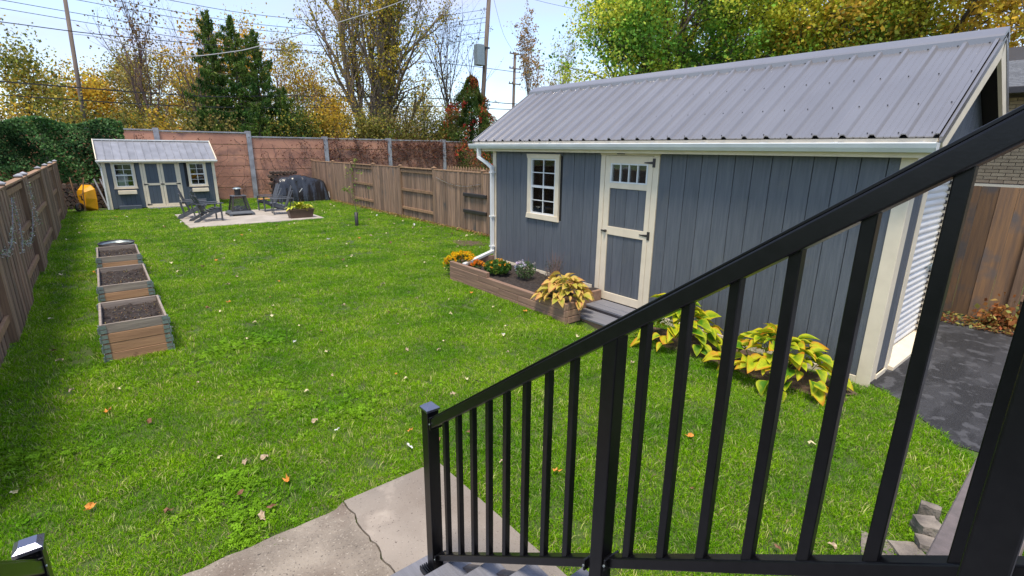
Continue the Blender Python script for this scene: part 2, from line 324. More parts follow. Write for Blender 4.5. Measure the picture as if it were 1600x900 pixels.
NOGRASS = [(-3.2, 1.70, -1, 3.0), (1.86, 5.95, 17.76, 21.64), (5.97, 9.2, 1.3, 8.1), (4.88, 6.1, 4.8, 7.95), (-.25, .35, 7.02, 8.03), (-.25, .35, 9.07, 10.45), (-.25, .35, 11.5, 12.75), (.1, 3.85, 24.45, 27), (6.0, 8.4, 23.9, 27), (5.25, 6, 4.3, 5.3), (8.4, 12, 8, 27), (-.9, .1, 24.5, 27)]
def lawn_pts():
    g = np.random.default_rng(5); out = []
    for (x0, x1, y0, y1, dens, sc) in ((-3.4, 6.2, -.4, 6.0, 620, .98), (-1.2, 6.2, 6.0, 11, 360, 1.15), (-1.2, 8.45, 11, 26.8, 130, 1.45), (-3.4, -1.2, 3.0, 6, 60, 1.1), (6.2, 8.4, 8.0, 11, 220, 1.2)):
        n = int((x1-x0)*(y1-y0)*dens); X = g.uniform(x0, x1, n); Y = g.uniform(y0, y1, n)
        for x, y in zip(X, Y):
            if in_rects(x, y, NOGRASS): continue
            if y < 1.65 and x > 5.1 and (x-5.1)*.75 > (y-.25)*.72-.05: continue
            if y < .3 and x > 5.1+(y*.2): continue
            d1 = ((x-5.62)/.40)**2+((y-2.9)/1.1)**2; d2 = ((x-5.60)/.36)**2+((y-2.1)/.7)**2
            if min(d1, d2) < g.uniform(.75, 1.1): continue
            if (x+.45)**2*26+((y-7.4)/.5)**2 < g.uniform(.0, .9): continue
            if (x+.45)**2*30+((y-9.2)/.45)**2 < g.uniform(.0, .9): continue
            out.append((x, y, dip(x, y), sc*g.uniform(.6, 1.3)*(.95+.3*mnoise.noise(Vector((x*1.3, y*1.3, 0)))), g.uniform(0, 6.28), g.integers(5, 7) if (y < 7 and mnoise.noise(Vector((x*1.3, y*1.3, 4)))+g.normal()*.3 > (.62 if x < 1.6 else 1.1)) else g.integers(0, 5)))
    for (x0, y0, x1, y1, n, sc) in ((-1.06, 4.4, -1.06, 24.6, 420, 1.5), (8.36, 9, 8.36, 23.6, 260, 1.6), (4.86, 4.9, 4.86, 7.9, 90, 1.15), (-.30, 7.0, -.30, 12.7, 130, 1.3), (.40, 7.0, .40, 12.7, 130, 1.3), (-.27, 6.97, .37, 6.97, 26, 1.2), (.15, 24.35, 3.8, 24.35, 80, 1.6), (1.76, .4, 1.76, 3.0, 70, 1.0), (-1, 3.01, 1.7, 3.01, 60, .9)):
        for k in range(n): t_ = g.uniform(); x = x0+(x1-x0)*t_+g.normal()*.025; y = y0+(y1-y0)*t_+g.normal()*.025; out.append((x, y, 0, sc*g.uniform(.7, 1.3), g.uniform(0, 6.28), g.integers(0, 5)))
    return np.array(out)
LP = lawn_pts()
me = bpy.data.meshes.new('lawn_grass'); me.vertices.add(len(LP)); me.vertices.foreach_set('co', LP[:, :3].reshape(-1).astype('f'))
for nm, i, ty in (('sc', 3, 'FLOAT'), ('rot', 4, 'FLOAT')):
    a = me.attributes.new(nm, 'FLOAT', 'POINT'); a.data.foreach_set('value', LP[:, i].astype('f'))
a = me.attributes.new('var', 'INT', 'POINT'); a.data.foreach_set('value', LP[:, 5].astype('i'))
go = bpy.data.objects.new('lawn_grass', me); COL.objects.link(go); tag(go, 'short bright green lawn grass growing all over the yard', 'grass', kind='stuff')
ng = bpy.data.node_groups.new('grass_nodes', 'GeometryNodeTree'); ng.interface.new_socket('Geometry', in_out='INPUT', socket_type='NodeSocketGeometry'); ng.interface.new_socket('Geometry', in_out='OUTPUT', socket_type='NodeSocketGeometry')
gi = ng.nodes.new('NodeGroupInput'); gout = ng.nodes.new('NodeGroupOutput'); jn = ng.nodes.new('GeometryNodeJoinGeometry')
def named(nm, ty):
    n = ng.nodes.new('GeometryNodeInputNamedAttribute'); n.data_type = ty; n.inputs[0].default_value = nm; return n.outputs[0]
A_sc, A_rot, A_var = named('sc', 'FLOAT'), named('rot', 'FLOAT'), named('var', 'INT')
cx = ng.nodes.new('ShaderNodeCombineXYZ'); ng.links.new(A_rot, cx.inputs[2])
for i in range(7):
    to = clover(60+i) if i > 4 else tuft(20+i, 46, .034, .058, .0042) if i < 4 else tuft(20+i, 34, .044, .055, .0050)
    oi = ng.nodes.new('GeometryNodeObjectInfo'); oi.inputs['Object'].default_value = to; oi.inputs['As Instance'].default_value = True
    ip = ng.nodes.new('GeometryNodeInstanceOnPoints'); cmp = ng.nodes.new('FunctionNodeCompare'); cmp.data_type = 'INT'; cmp.operation = 'EQUAL'
    ng.links.new(A_var, cmp.inputs[2]); cmp.inputs[3].default_value = i
    ng.links.new(gi.outputs[0], ip.inputs['Points']); ng.links.new(cmp.outputs[0], ip.inputs['Selection']); ng.links.new(oi.outputs['Geometry'], ip.inputs['Instance'])
    ng.links.new(cx.outputs[0], ip.inputs['Rotation']); ng.links.new(A_sc, ip.inputs['Scale']); ng.links.new(ip.outputs[0], jn.inputs[0])
ng.links.new(jn.outputs[0], gout.inputs[0]); md = go.modifiers.new('grass', 'NODES'); md.node_group = ng

# ================================================================== MAIN SHED
XW, YF, XE, YB = 6.02, 1.43, 8.88, 8.05
shed = thing('garden_shed', 'large blue-grey garden shed with ribbed charcoal steel roof and cream trim', 'shed', (XW, YF, 0))
WY0, WY1, WZ0, WZ1 = 6.30, 6.93, 1.29, 2.25      # window glass area
DY0, DY1 = 4.25, 5.30                          # door casing
# wall shell (hollow, with the window and door-light openings left open)
m = MB()
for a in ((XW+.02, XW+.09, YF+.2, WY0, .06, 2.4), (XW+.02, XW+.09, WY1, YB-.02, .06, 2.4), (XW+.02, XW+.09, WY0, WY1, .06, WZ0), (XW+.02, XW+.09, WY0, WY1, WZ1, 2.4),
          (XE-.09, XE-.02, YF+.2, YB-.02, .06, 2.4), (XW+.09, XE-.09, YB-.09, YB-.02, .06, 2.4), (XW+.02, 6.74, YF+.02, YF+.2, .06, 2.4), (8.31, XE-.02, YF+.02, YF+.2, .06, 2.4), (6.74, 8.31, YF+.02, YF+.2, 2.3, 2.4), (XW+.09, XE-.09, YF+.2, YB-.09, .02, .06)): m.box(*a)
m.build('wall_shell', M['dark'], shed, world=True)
MB().prism([(XW+.02, 2.4), (XE-.02, 2.4), (XE-.02, 2.56), (7.45, 3.46), (XW+.02, 2.56)], 1, YF+.02, YF+.06).build('gable_wall', M['siding'], shed, world=True)
MB().prism([(XW+.02, 2.4), (XE-.02, 2.4), (XE-.02, 2.56), (7.45, 3.46), (XW+.02, 2.56)], 1, YB-.08, YB-.02).build('gable_wall', M['siding'], shed, world=True)
edges = [1.53, 1.632, 1.863, 2.086]
while edges[-1] < 4.0: edges.append(edges[-1]+.2195)
edges = [e for e in edges if e < 4.2]+[4.25]
edges2 = [5.30, 5.435, 5.648, 5.882, 6.144, 6.349, 6.557, 6.765, 6.989, 7.227, 7.437, 7.644, 7.82, 7.97]
def vboards(parent, mat, eds, z0, z1, mk, holes=()):
    for a, b in zip(eds[:-1], eds[1:]):
        spans = [(z0, z1)]
        for (h0, h1, hz0, hz1) in holes:
            if a < h1-.02 and b > h0+.02: spans = [(z0, hz0), (hz1, z1)]
        for (s0, s1) in spans:
            if s1-s0 > .02: mk(a+.0035, b-.0035, s0, s1)
vboards(shed, None, edges+edges2, .085, 2.42, lambda a, b, s, e: box_part('siding_board', M['siding'], shed, XW, XW+.018, a, b, s, e, .002) if not (a > 4.2 and b < 5.31) else None, [(6.24, 7.0, 1.22, 2.30)])
fx = [6.285, 6.44, 6.585]
vboards(shed, None, fx, .07, 2.36, lambda a, b, s, e: box_part('siding_board', M['siding'], shed, a, b, YF, YF+.018, s, e, .002))
vboards(shed, None, [8.295, 8.47], .07, 2.36, lambda a, b, s, e: box_part('siding_board', M['siding'], shed, a, b, YF, YF+.018, s, e, .002))
x = 6.2
while x < 8.75:
    h = lambda q: 3.47-abs(q-7.45)*.655
    x2 = min(x+.22, 8.75); MB().prism([(x+.003, 2.42), (x2-.003, 2.42), (x2-.003, max(2.43, h(x2))), (min(max(7.45, x+.003), x2-.003), h(min(max(7.45, x+.003), x2-.003))), (x+.003, max(2.43, h(x+.003)))], 1, YF, YF+.018).build('siding_board', M['siding'], shed, world=True, center=True)
    x += .22
# trim
for (a) in ((XW-.012, XW+.012, 1.40, 1.53, -.02, 2.42), (XW-.012, XW+.012, 7.97, 8.07, .08, 2.42), (XW+.014, 6.285, YF-.005, YF-.001, -.02, 2.36), (8.47, XE+.0, YF-.005, YF-.001, -.02, 2.36)): box_part('corner_trim', M['cream'], shed, *a, bevel=.003)
box_part('base_trim', M['cream'], shed, XW-.01, XW+.02, 1.53, 4.25, -.09, .083, .003)
box_part('base_trim', M['cream'], shed, XW-.01, XW+.02, 5.3, 7.97, -.05, .083, .003)
box_part('base_trim', M['cream'], shed, 6.285, 6.585, YF-.018, YF-.002, -.03, .06, .003)
# garage opening: casing, jambs, sill, slats
box_part('jamb_casing', M['cream'], shed, 6.585, 6.70, YF-.006, YF+.01, -.02, 2.36, .003)
box_part('jamb_casing', M['cream'], shed, 8.275, 8.295, YF-.006, YF+.02, .03, 2.36, .003)
box_part('jamb', M['cream'], shed, 6.70, 6.745, YF-.004, YF+.18, .04, 2.3, .002)
box_part('jamb', M['cream'], shed, 8.23, 8.275, YF-.004, YF+.18, .04, 2.3, .002)
box_part('lintel', M['cream'], shed, 6.70, 8.275, YF-.03, YF+.18, 2.26, 2.36, .002)
MB().prism([(YF-.06, -.03), (YF+.18, -.03), (YF+.18, .10), (YF-.06, .05)], 0, 6.70, 8.235).build('threshold', M['cream'], shed, world=True, bevel=.004)
ro = thing('roller_door', None, None, (0, 0, 0)); ro.parent = shed; del ro
ro = [c for c in shed.children if c.name.startswith('roller_door')][0]
prof = [(YF+.115+.0, 0)]
ys = []
nsl = 27; sh = (2.26-.10)/nsl
slat = None
for i in range(nsl):
    z = .10+i*sh
    if slat is None:
        sm = MB(); k = 7; n = 0
        for j in range(k+1):
            tt = j/k; yy = -.024*math.sin(math.pi*tt); zz = (tt-.5)*sh*1.0
            sm.v += [(-.745, yy, zz), (.745, yy, zz)]
        for j in range(k): sm.f.append((2*j, 2*j+1, 2*j+3, 2*j+2))
        slat = sm.build('roller_slat', M['roller'], ro, smooth=True); o = slat
    else: o = slat.copy(); COL.objects.link(o); o.parent = ro
    o.location = (7.49-XW, .14, z+sh/2)
for i in range(0, 27): pass
m = MB()
for i in range(nsl): m.box(8.222, 8.236, YF+.10, YF+.125, .10+i*sh+.012, .10+i*sh+.055)
m.build('end_clips', M['iron'], ro, world=True)
m = MB().tube([(8.15+.07*math.cos(a), YF+.085, 1.0+.045*math.sin(a)) for a in np.linspace(0, math.pi*2, 12)], .007, 5)
m.box(8.05, 8.22, YF+.09, YF+.11, .985, 1.015); m.build('lock_hasp', M['galv'], ro, world=True, smooth=False)
# window
def window(parent, pos, face, w0, w1, z0, z1, trim=.10, cols=2, rows=4, dirn='x', hdr=.02):
    """double-hung window; dirn 'x': set in a wall facing -X at X=pos, spans Y w0..w1; 'y': wall facing -Y at Y=pos, spans X"""
    def B(d0, d1, a0, a1, b0, b1): return (pos+d0, pos+d1, a0, a1, b0, b1) if dirn == 'x' else (a0, a1, pos+d0, pos+d1, b0, b1)
    w = bpy.data.objects.new('window', None); COL.objects.link(w); w.parent = parent
    P = lambda nm, mt, *a, bv=.002: box_part(nm, mt, w, *B(*a), bevel=bv)
    P('casing', M['cream'], -.022, .0, w0-trim, w0, z0, z1); P('casing', M['cream'], -.022, .0, w1, w1+trim, z0, z1)
    poly = [(w0-trim-hdr, z1+trim*.85), (w1+trim+hdr, z1+trim*.85), (w1+trim, z1), (w0-trim, z1)]
    mm = MB().prism(poly, 0 if dirn == 'x' else 1, pos-.03, pos+.0); mm.build('header', M['cream'], w, world=True, center=True, bevel=.002)
    poly = [(w0-trim-hdr, z0-trim), (w1+trim+hdr, z0-trim), (w1+trim, z0), (w0-trim, z0)]
    MB().prism(poly, 0 if dirn == 'x' else 1, pos-.034, pos+.0).build('sill', M['cream'], w, world=True, center=True, bevel=.002)
    s = .025; zm = (z0+z1)/2
    m = MB()
    for a in ((w0, w0+s, z0, z1), (w1-s, w1, z0, z1), (w0+s, w1-s, z0, z0+s), (w0+s, w1-s, z1-s, z1), (w0+s, w1-s, zm-.02, zm+.02)): m.box(*B(-.012, .028, *a))
    m.build('sash', M['white'], w, world=True)
    m = MB(); dw = (w1-w0)/cols
    for i in range(1, cols): m.box(*B(-.002, .012, w0+i*dw-.008, w0+i*dw+.008, z0+s, zm-.02)); m.box(*B(-.002, .012, w0+i*dw-.008, w0+i*dw+.008, zm+.02, z1-s))
    for k in range(1, rows):
        if abs(k-rows/2) < .1: continue
        zz = z0+(z1-z0)*k/rows; m.box(*B(-.0035, .0135, w0+s, w1-s, zz-.007, zz+.007))
    m.build('muntin', M['white'], w, world=True)
    dz = (z1-z0)/rows
    for i in range(cols):
        for k in range(rows): box_part('pane', M['glass'], w, *B(.016, .020, w0+i*dw+.004, w0+(i+1)*dw-.004, z0+k*dz+.003, z0+(k+1)*dz-.003))
    return w
window(shed, XW, None, WY0, WY1, WZ0, WZ1, .09)
m = MB()   # window boarding between the siding and the casing
for a in ((XW+.002, XW+.018, 6.21, WY0, 1.2, 2.33), (XW+.002, XW+.018, WY1, 7.02, 1.2, 2.33), (XW+.002, XW+.018, WY0, WY1, 1.2, WZ0), (XW+.002, XW+.018, WY0, WY1, WZ1, 2.33)): m.box(*a)
m.build('window_liner', M['cream'], shed, world=True)
# door
door = bpy.data.objects.new('door', None); COL.objects.link(door); door.parent = shed
for a in ((XW-.016, XW+.03, 5.215, 5.30, .08, 2.33), (XW-.016, XW+.03, 4.25, 4.345, .08, 2.33)): box_part('door_casing', M['cream'], shed, *a, bevel=.003)
MB().prism([(4.2, 2.42), (5.35, 2.42), (5.30, 2.33), (4.25, 2.33)], 0, XW-.024, XW+.02).build('door_header', M['cream'], shed, world=True, center=True, bevel=.002)
D0, D1 = 4.352, 5.208
for nm, a in (('stile', (5.105, D1, .10, 2.325)), ('stile', (D0, 4.43, .10, 2.325)), ('rail', (4.43, 5.105, .10, .225)), ('rail', (4.43, 5.105, 1.145, 1.27)), ('rail', (4.43, 5.105, 1.85, 1.93)), ('rail', (4.43, 5.105, 2.215, 2.325))):
    box_part(nm, M['cream'], door, XW-.012, XW+.025, *a, bevel=.002)
for (z0, z1) in ((.225, 1.145), (1.27, 1.85)):
    for a, b in ((4.43, 4.575), (4.575, 4.79), (4.79, 4.99), (4.99, 5.105)): box_part('panel_board', M['siding'], door, XW+.004, XW+.02, a+.003, b-.003, z0, z1, .002)
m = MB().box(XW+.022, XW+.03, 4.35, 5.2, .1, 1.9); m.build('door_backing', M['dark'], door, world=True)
m = MB()
for a in ((4.43, 4.455, 1.93, 2.215), (5.08, 5.105, 1.93, 2.215), (4.455, 5.08, 1.93, 1.95), (4.455, 5.08, 2.195, 2.215)): m.box(XW-.016, XW+.02, *a)
for i in (1, 2, 3): y = 4.455+i*.156; m.box(XW-.012, XW+.016, y-.008, y+.008, 1.95, 2.195)
m.build('light_frame', M['white'], door, world=True)
for i in range(4): box_part('pane', M['glass'], door, XW+.010, XW+.014, 4.455+i*.156+.01, 4.455+(i+1)*.156-.01, 1.95, 2.195)
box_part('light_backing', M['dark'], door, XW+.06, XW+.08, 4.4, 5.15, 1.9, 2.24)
def strap_hinge(y, z):
    m = MB().box(XW-.022, XW-.0165, y-.022, y+.022, z-.06, z+.06)
    m.prism([(y+.022, z-.018), (y+.022, z+.018), (y+.16, z+.006), (y+.16, z-.006)], 0, XW-.0205, XW-.0155); m.build('hinge', M['iron'], door, world=True)
strap_hinge(4.335, 2.235); strap_hinge(4.335, 1.215)
m = MB().box(XW-.03, XW-.012, 5.12, 5.22, 1.185, 1.205).tube([(XW-.05, 5.13, 1.195), (XW-.012, 5.13, 1.195)], .02, 10); m.build('door_latch', M['iron'], door, world=True)
box_part('vent_box', M['gutterdark'], shed, XW-.055, XW-.026, 4.84, 4.97, 2.345, 2.42, .004)
# roof: eave X=5.85 Z=2.47, ridge X=7.45 Z=3.60
RX, RZ, EX, EZ, RY0, RY1 = 7.45, 3.595, 5.87, 2.548, 1.25, 8.52
slope = (RZ-EZ)/(RX-EX); nrm = Vector((-slope, 0, 1)).normalized()
def roofp(t, y, h, side=1):      # t from eave 0 to ridge 1
    p = Vector((EX+(RX-EX)*t, y, EZ+(RZ-EZ)*t))+nrm*h
    return (p.x, y, p.z) if side > 0 else (2*RX-p.x, y, p.z)
RIB = .2527
def rib_profile(y0, y1):
    out = []; k = max(0, math.ceil((y0-RY0-.013)/RIB-1e-6))
    while True:
        yc = RY0+.013+k*RIB; 
        if yc > y1-.02: break
        if yc > y0-.02:
            for dy, h in ((-.036, 0), (-.016, .032), (.016, .032), (.036, 0), (.092, 0), (.097, .005), (.103, .005), (.108, 0), (.150, 0), (.155, .005), (.161, .005), (.166, 0)):
                if y0 < yc+dy < y1: out.append((yc+dy, h))
        k += 1
    return [(y0, out[0][1] if out and out[0][0]-y0 < .03 else 0)]+out+[(y1, 0)]
y = RY0
while y < RY1-.05:
    y2 = min(y+4*RIB, RY1) if y > RY0 else RY0+.013+3.5*RIB
    for side in (1, -1):
        m = MB(); pf = rib_profile(y, y2)
        for (yy, h) in pf: m.v += [roofp(0, yy, h, side), roofp(.97, yy, h, side), roofp(0, yy, h-.012, side)]
        for i in range(len(pf)-1): a = 3*i; m.f += [(a, a+1, a+4, a+3) if side < 0 else (a, a+3, a+4, a+1), (a, a+2, a+5, a+3)]
        m.build('roof_panel', M['roof'], shed, world=True, center=True)
    y = y2
for side in (1, -1):
    m = MB(); m.v = [roofp(.004, RY0+.02, -.02, side), roofp(1, RY0+.02, -.02, side), roofp(1, RY1-.02, -.02, side), roofp(.004, RY1-.02, -.02, side), roofp(.004, RY0+.02, -.06, side), roofp(1, RY0+.02, -.06, side), roofp(1, RY1-.02, -.06, side), roofp(.004, RY1-.02, -.06, side)]
    m.f = [(0, 1, 2, 3), (7, 6, 5, 4), (0, 3, 7, 4), (0, 4, 5, 1), (3, 2, 6, 7), (1, 5, 6, 2)]; m.build('roof_deck', M['dark'], shed, world=True)
m = MB()   # screws
for k in range(29):
    for t_ in (.03, .30, .60, .90):
        y = RY0+.013+k*RIB+.055
        if y > RY1-.05: continue
        c = Vector(roofp(t_, y, .004)); m.tube([c, c+nrm*.008], .0065, 5)
m.build('screws', M['iron'], shed, world=True, kind='stuff')
m = MB(); pr = [(-.155, -.155*slope+.034), (-.135, -.135*slope+.042), (-.04, -.04*slope+.040), (0, .036), (.04, -.04*slope+.040), (.135, -.135*slope+.042), (.155, -.155*slope+.034)]
m.prism([(RX+a, RZ+b+.022) for a, b in pr]+[(RX+.155, RZ-.155*slope-.005), (RX, RZ-.01), (RX-.155, RZ-.155*slope-.005)], 1, RY0-.03, RY1+.02); m.build('ridge_cap', M['roof'], shed, world=True)
for side in (1, -1):
    for (yy, dy) in ((RY0, -.03), (RY1, .03)):
        m = MB(); P = [roofp(-.012, 0, .012, side), roofp(1.0, 0, .012, side), roofp(1.0, 0, -.05, side), roofp(-.012, 0, -.05, side)]
        m.prism([(p[0], p[2]) for p in P], 1, yy-.004, yy+dy); m.build('rake_flashing', M['roof'], shed, world=True)
        P = [roofp(-.0, 0, -.052, side), roofp(1.0, 0, -.052, side), (RX, 0, RZ-.24), roofp(-.0, 0, -.17, side)]
        m = MB().prism([(p[0], p[2]) for p in P], 1, yy+(.012 if dy < 0 else -.012), yy+dy*.8); m.build('rake_board', M['cream'], shed, world=True)
        m = MB(); P = [roofp(.18 if True else 0, 0, -.062, side), roofp(.95, 0, -.062, side), roofp(.95, 0, -.075, side), roofp(.18, 0, -.075, side)]
        m.prism([(p[0], p[2]) for p in P], 1, yy+(.015 if dy < 0 else -.48), YF-.001 if dy < 0 else yy-.015); m.build('rake_soffit', M['dark'], shed, world=True)
box_part('fascia', M['cream'], shed, 5.885, 5.905, RY0+.01, RY1-.01, 2.36, 2.532)
box_part('soffit', M['cream'], shed, 5.905, XW-.026, RY0+.02, RY1-.02, 2.40, 2.415)
box_part('fascia', M['cream'], shed, 8.995, 9.015, RY0+.01, RY1-.01, 2.36, 2.532)
m = MB(); GP = [(a, b+.047) for a, b in [(5.882, 2.445), (5.882, 2.36), (5.80, 2.36), (5.775, 2.40), (5.765, 2.44), (5.77, 2.448), (5.782, 2.448), (5.785, 2.44), (5.80, 2.405), (5.815, 2.375), (5.872, 2.375), (5.875, 2.445)]]
m.prism(GP, 1, RY0-.01, RY1+.04); m.build('gutter', M['white'], shed, world=True)
gs = [c for c in shed.children if c.name.startswith('gutter')][0]
for (ya) in (RY0-.014, RY1+.036): MB().prism([(5.882, 2.492), (5.882, 2.407), (5.80, 2.407), (5.775, 2.447), (5.765, 2.493)], 1, ya, ya+.008).build('end_cap', M['white'], gs, world=True)
y = RY0+.1
while y < RY1: MB().box(5.77, 5.885, y-.015, y+.015, 2.4965, 2.5015).build('gutter_strap', M['white'], gs, world=True, center=True); y += .72
m = MB()   # downspout with two elbows and a kick-out
pth = [(5.83, 8.28, 2.415), (5.83, 8.28, 2.24), (5.93, 8.12, 2.12), (5.955, 8.02, 2.05), (5.955, 8.02, .42), (5.92, 7.97, .42), (5.02, 7.62, .335)]
for a, b in zip(pth[:-1], pth[1:]):
    d = (Vector(b)-Vector(a)).normalized()*.018; m.beam(Vector(a)-d, Vector(b)+d, .075, .055, up=(.2, 1, .1) if abs(d.z) > .012 else (0, 0, 1))
m.build('downspout', M['white'], shed, world=True, bevel=.006)
for z in (1.95, 1.1, .5): box_part('downspout_strap', M['white'], shed, 5.915, 5.998, 7.97, 8.07, z, z+.03)
# white folded chair behind the shed window
m = MB().tube([(6.5, 6.45, 1.15), (6.48, 6.52, 1.35), (6.5, 6.42, 1.52), (6.52, 6.3, 1.6)], [.12, .14, .13, .05], 10).box(6.42, 6.7, 6.2, 6.6, .9, 1.18)
tag(m.build('stored_cushion', M['white'], None), 'white cushion stored inside the large shed, showing in its window', 'cushion')
tag(MB().box(6.4, 6.72, 6.15, 6.65, .06, .9).build('storage_crate', M['galv'], None), 'grey crate under the white cushion inside the large shed', 'crate')
# shed steps
st = thing('shed_steps', 'two low grey composite steps below the cream shed door', 'steps', (5.55, 4.8, 0))
box_part('tread', M['tread'], st, 5.76, 6.0, 4.26, 5.10, .06, .09, .004)
box_part('tread', M['tread'], st, 5.24, 5.60, 4.20, 5.10, -.01, .022, .004)
box_part('tread', M['tread'], st, 5.605, 5.755, 4.26, 5.10, .055, .087, .004)
box_part('riser', M['stringer'], st, 5.62, 5.64, 4.26, 5.10, -.12, .054)
box_part('riser', M['timber'], st, 5.27, 5.30, 4.24, 5.08, -.15, -.01)
box_part('side_board', M['timber'], st, 5.301, 6.0, 5.05, 5.09, -.15, -.011)

# ================================================================== PLANTER BED BY THE SHED
pl = thing('timber_planter', 'long low timber planter bed along the large shed wall', 'planter', (5.4, 6.4, 0))
for k in range(3):
    z0, z1 = -.04+k*.105, .061+k*.105
    if k < 2:
        c = [7.93, 6.9-.5*(k % 2), 5.6+.3*k, 4.84]
    else: c = [7.93, 7.0, 5.55, 4.84]
    for a, b in zip(c[:-1], c[1:]): box_part('timber', M['timber'], pl, 4.885, 4.965, b+.003, a-.003, z0, z1, .006)
    box_part('timber', M['timber'], pl, 4.968, 5.95, 7.86, 7.93, z0, z1, .006)
    box_part('timber', M['timber'], pl, 4.968, 5.22, 4.84, 4.91, z0+.004, z1, .006); box_part('timber', M['timber'], pl, 5.15, 5.22, 4.913, 5.14, z0+.004, z1, .006)
box_part('timber', M['timber'], pl, 4.89, 4.96, 6.75, 7.93, .274, .36, .006)
box_part('timber', M['timber'], pl, 4.968, 5.9, 7.864, 7.93, .274, .36, .006)
def rough_sheet(x0, x1, y0, y1, z, amp, step, seed):
    g = np.random.default_rng(seed); nx = max(2, int((x1-x0)/step)+1); ny = max(2, int((y1-y0)/step)+1); m = MB()
    for j in range(ny):
        for i in range(nx): m.v.append((x0+(x1-x0)*i/(nx-1), y0+(y1-y0)*j/(ny-1), z+g.normal()*amp+amp*2*math.sin(i*.7)*math.cos(j*.6)))
    for j in range(ny-1):
        for i in range(nx-1): n = j*nx+i; m.f.append((n, n+1, n+1+nx, n+nx))
    return m
box_part('timber', M['timber'], pl, 5.223, 5.98, 5.12, 5.17, -.04, .25, .006); rough_sheet(4.966, 5.15, 4.912, 5.16, .235, .007, .05, 44).build('soil', M['soil'], pl, world=True); rough_sheet(4.966, 5.99, 5.16, 7.86, .235, .007, .05, 4).build('soil', M['soil'], pl, world=True)
box_part('back_board', M['cream'], pl, 5.985, 6.002, 5.35, 7.84, .1, .28)

# ---- hostas
def hosta_leaf(seed, L=.22, Wd=.13):
    g = random.Random(seed); V = []; F = []; n = 7; cu = g.uniform(.25, .6); wav = g.uniform(.1, .3)
    for i in range(n+1):
        t_ = i/n; w = Wd*(math.sin(math.pi*min(1, t_**.62))**.85)*(1 if t_ < .97 else .2); x_ = L*t_; z_ = L*cu*(.35*t_-t_*t_*.95)
        for j in (-1, -.5, 0, .5, 1):
            V.append((x_, w*j*.5*1.0, z_+abs(j)*w*.28+wav*.02*math.sin(t_*9+j*3)))
    for i in range(n):
        for j in range(4): a = i*5+j; F.append((a, a+1, a+6, a+5))
    k = len(V); V += [(0, -.004, 0), (0, .004, 0), (-.14, .004, -.13), (-.14, -.004, -.13)]; F.append((k, k+1, k+2, k+3))
    me = bpy.data.meshes.new('hosta_leaf'); me.from_pydata(V, [], F)
    for p in me.polygons: p.use_smooth = True
    uvs = me.attributes.new('edge', 'FLOAT', 'POINT')
    vals = []
    for i in range(n+1):
        for j in (-1, -.5, 0, .5, 1): vals.append(max(abs(j), (i/n)**2))
    vals += [0]*4; uvs.data.foreach_set('value', vals); return me
def hosta_mat(name, base, mid, edgec):
    m, t, b = mat_base(name); N = t.nodes; L = t.links
    oi = N.new('ShaderNodeObjectInfo'); at = N.new('ShaderNodeAttribute'); at.attribute_name = 'edge'; tcn = N.new('ShaderNodeTexCoord')
    nz = N.new('ShaderNodeTexNoise'); nz.inputs['Scale'].default_value = 9; va = N.new('ShaderNodeVectorMath'); va.operation = 'MULTIPLY_ADD'; L.new(oi.outputs['Random'], va.inputs[0]); va.inputs[1].default_value = (19, 23, 31); L.new(tcn.outputs['Object'], va.inputs[2]); L.new(va.outputs[0], nz.inputs[0])
    ad = N.new('ShaderNodeMath'); ad.operation = 'MULTIPLY_ADD'; L.new(nz.outputs[0], ad.inputs[0]); ad.inputs[1].default_value = 1.5; L.new(at.outputs['Fac'], ad.inputs[2])
    a2 = N.new('ShaderNodeMath'); a2.operation = 'MULTIPLY_ADD'; L.new(oi.outputs['Random'], a2.inputs[0]); a2.inputs[1].default_value = .8; a2.inputs[2].default_value = -.62; a3 = N.new('ShaderNodeMath'); L.new(ad.outputs[0], a3.inputs[0]); L.new(a2.outputs[0], a3.inputs[1])
    rp = N.new('ShaderNodeValToRGB'); rp.color_ramp.elements[0].position = .28; rp.color_ramp.elements[0].color = (*base, 1); rp.color_ramp.elements[1].position = .95; rp.color_ramp.elements[1].color = (*edgec, 1)
    e = rp.color_ramp.elements.new(.62); e.color = (*mid, 1)
    sc = N.new('ShaderNodeMath'); sc.operation = 'MULTIPLY'; L.new(a3.outputs[0], sc.inputs[0]); sc.inputs[1].default_value = .5; L.new(sc.outputs[0], rp.inputs[0])
    L.new(rp.outputs[0], b.inputs['Base Color']); b.inputs['Roughness'].default_value = .5; b.inputs['Specular IOR Level'].default_value = .2
    tr = N.new('ShaderNodeBsdfTranslucent'); L.new(rp.outputs[0], tr.inputs[0]); ms = N.new('ShaderNodeMixShader'); ms.inputs[0].default_value = .3; L.new(b.outputs[0], ms.inputs[1]); L.new(tr.outputs[0], ms.inputs[2]); L.new(ms.outputs[0], N['Material Output'].inputs[0])
    wv = N.new('ShaderNodeTexWave'); wv.inputs['Scale'].default_value = 26; wv.bands_direction = 'Y'; L.new(tcn.outputs['Object'], wv.inputs[0]); bp = N.new('ShaderNodeBump'); bp.inputs['Strength'].default_value = .35; bp.inputs['Distance'].default_value = .006; L.new(wv.outputs[0], bp.inputs['Height']); L.new(bp.outputs[0], b.inputs['Normal'])
    return m
HG = hosta_mat('hosta_green_gold', (.08, .22, .01), (.52, .56, .02), (.64, .24, .02))
HO = hosta_mat('hosta_gold_pink', (.40, .42, .05), (.70, .50, .12), (.62, .26, .12))
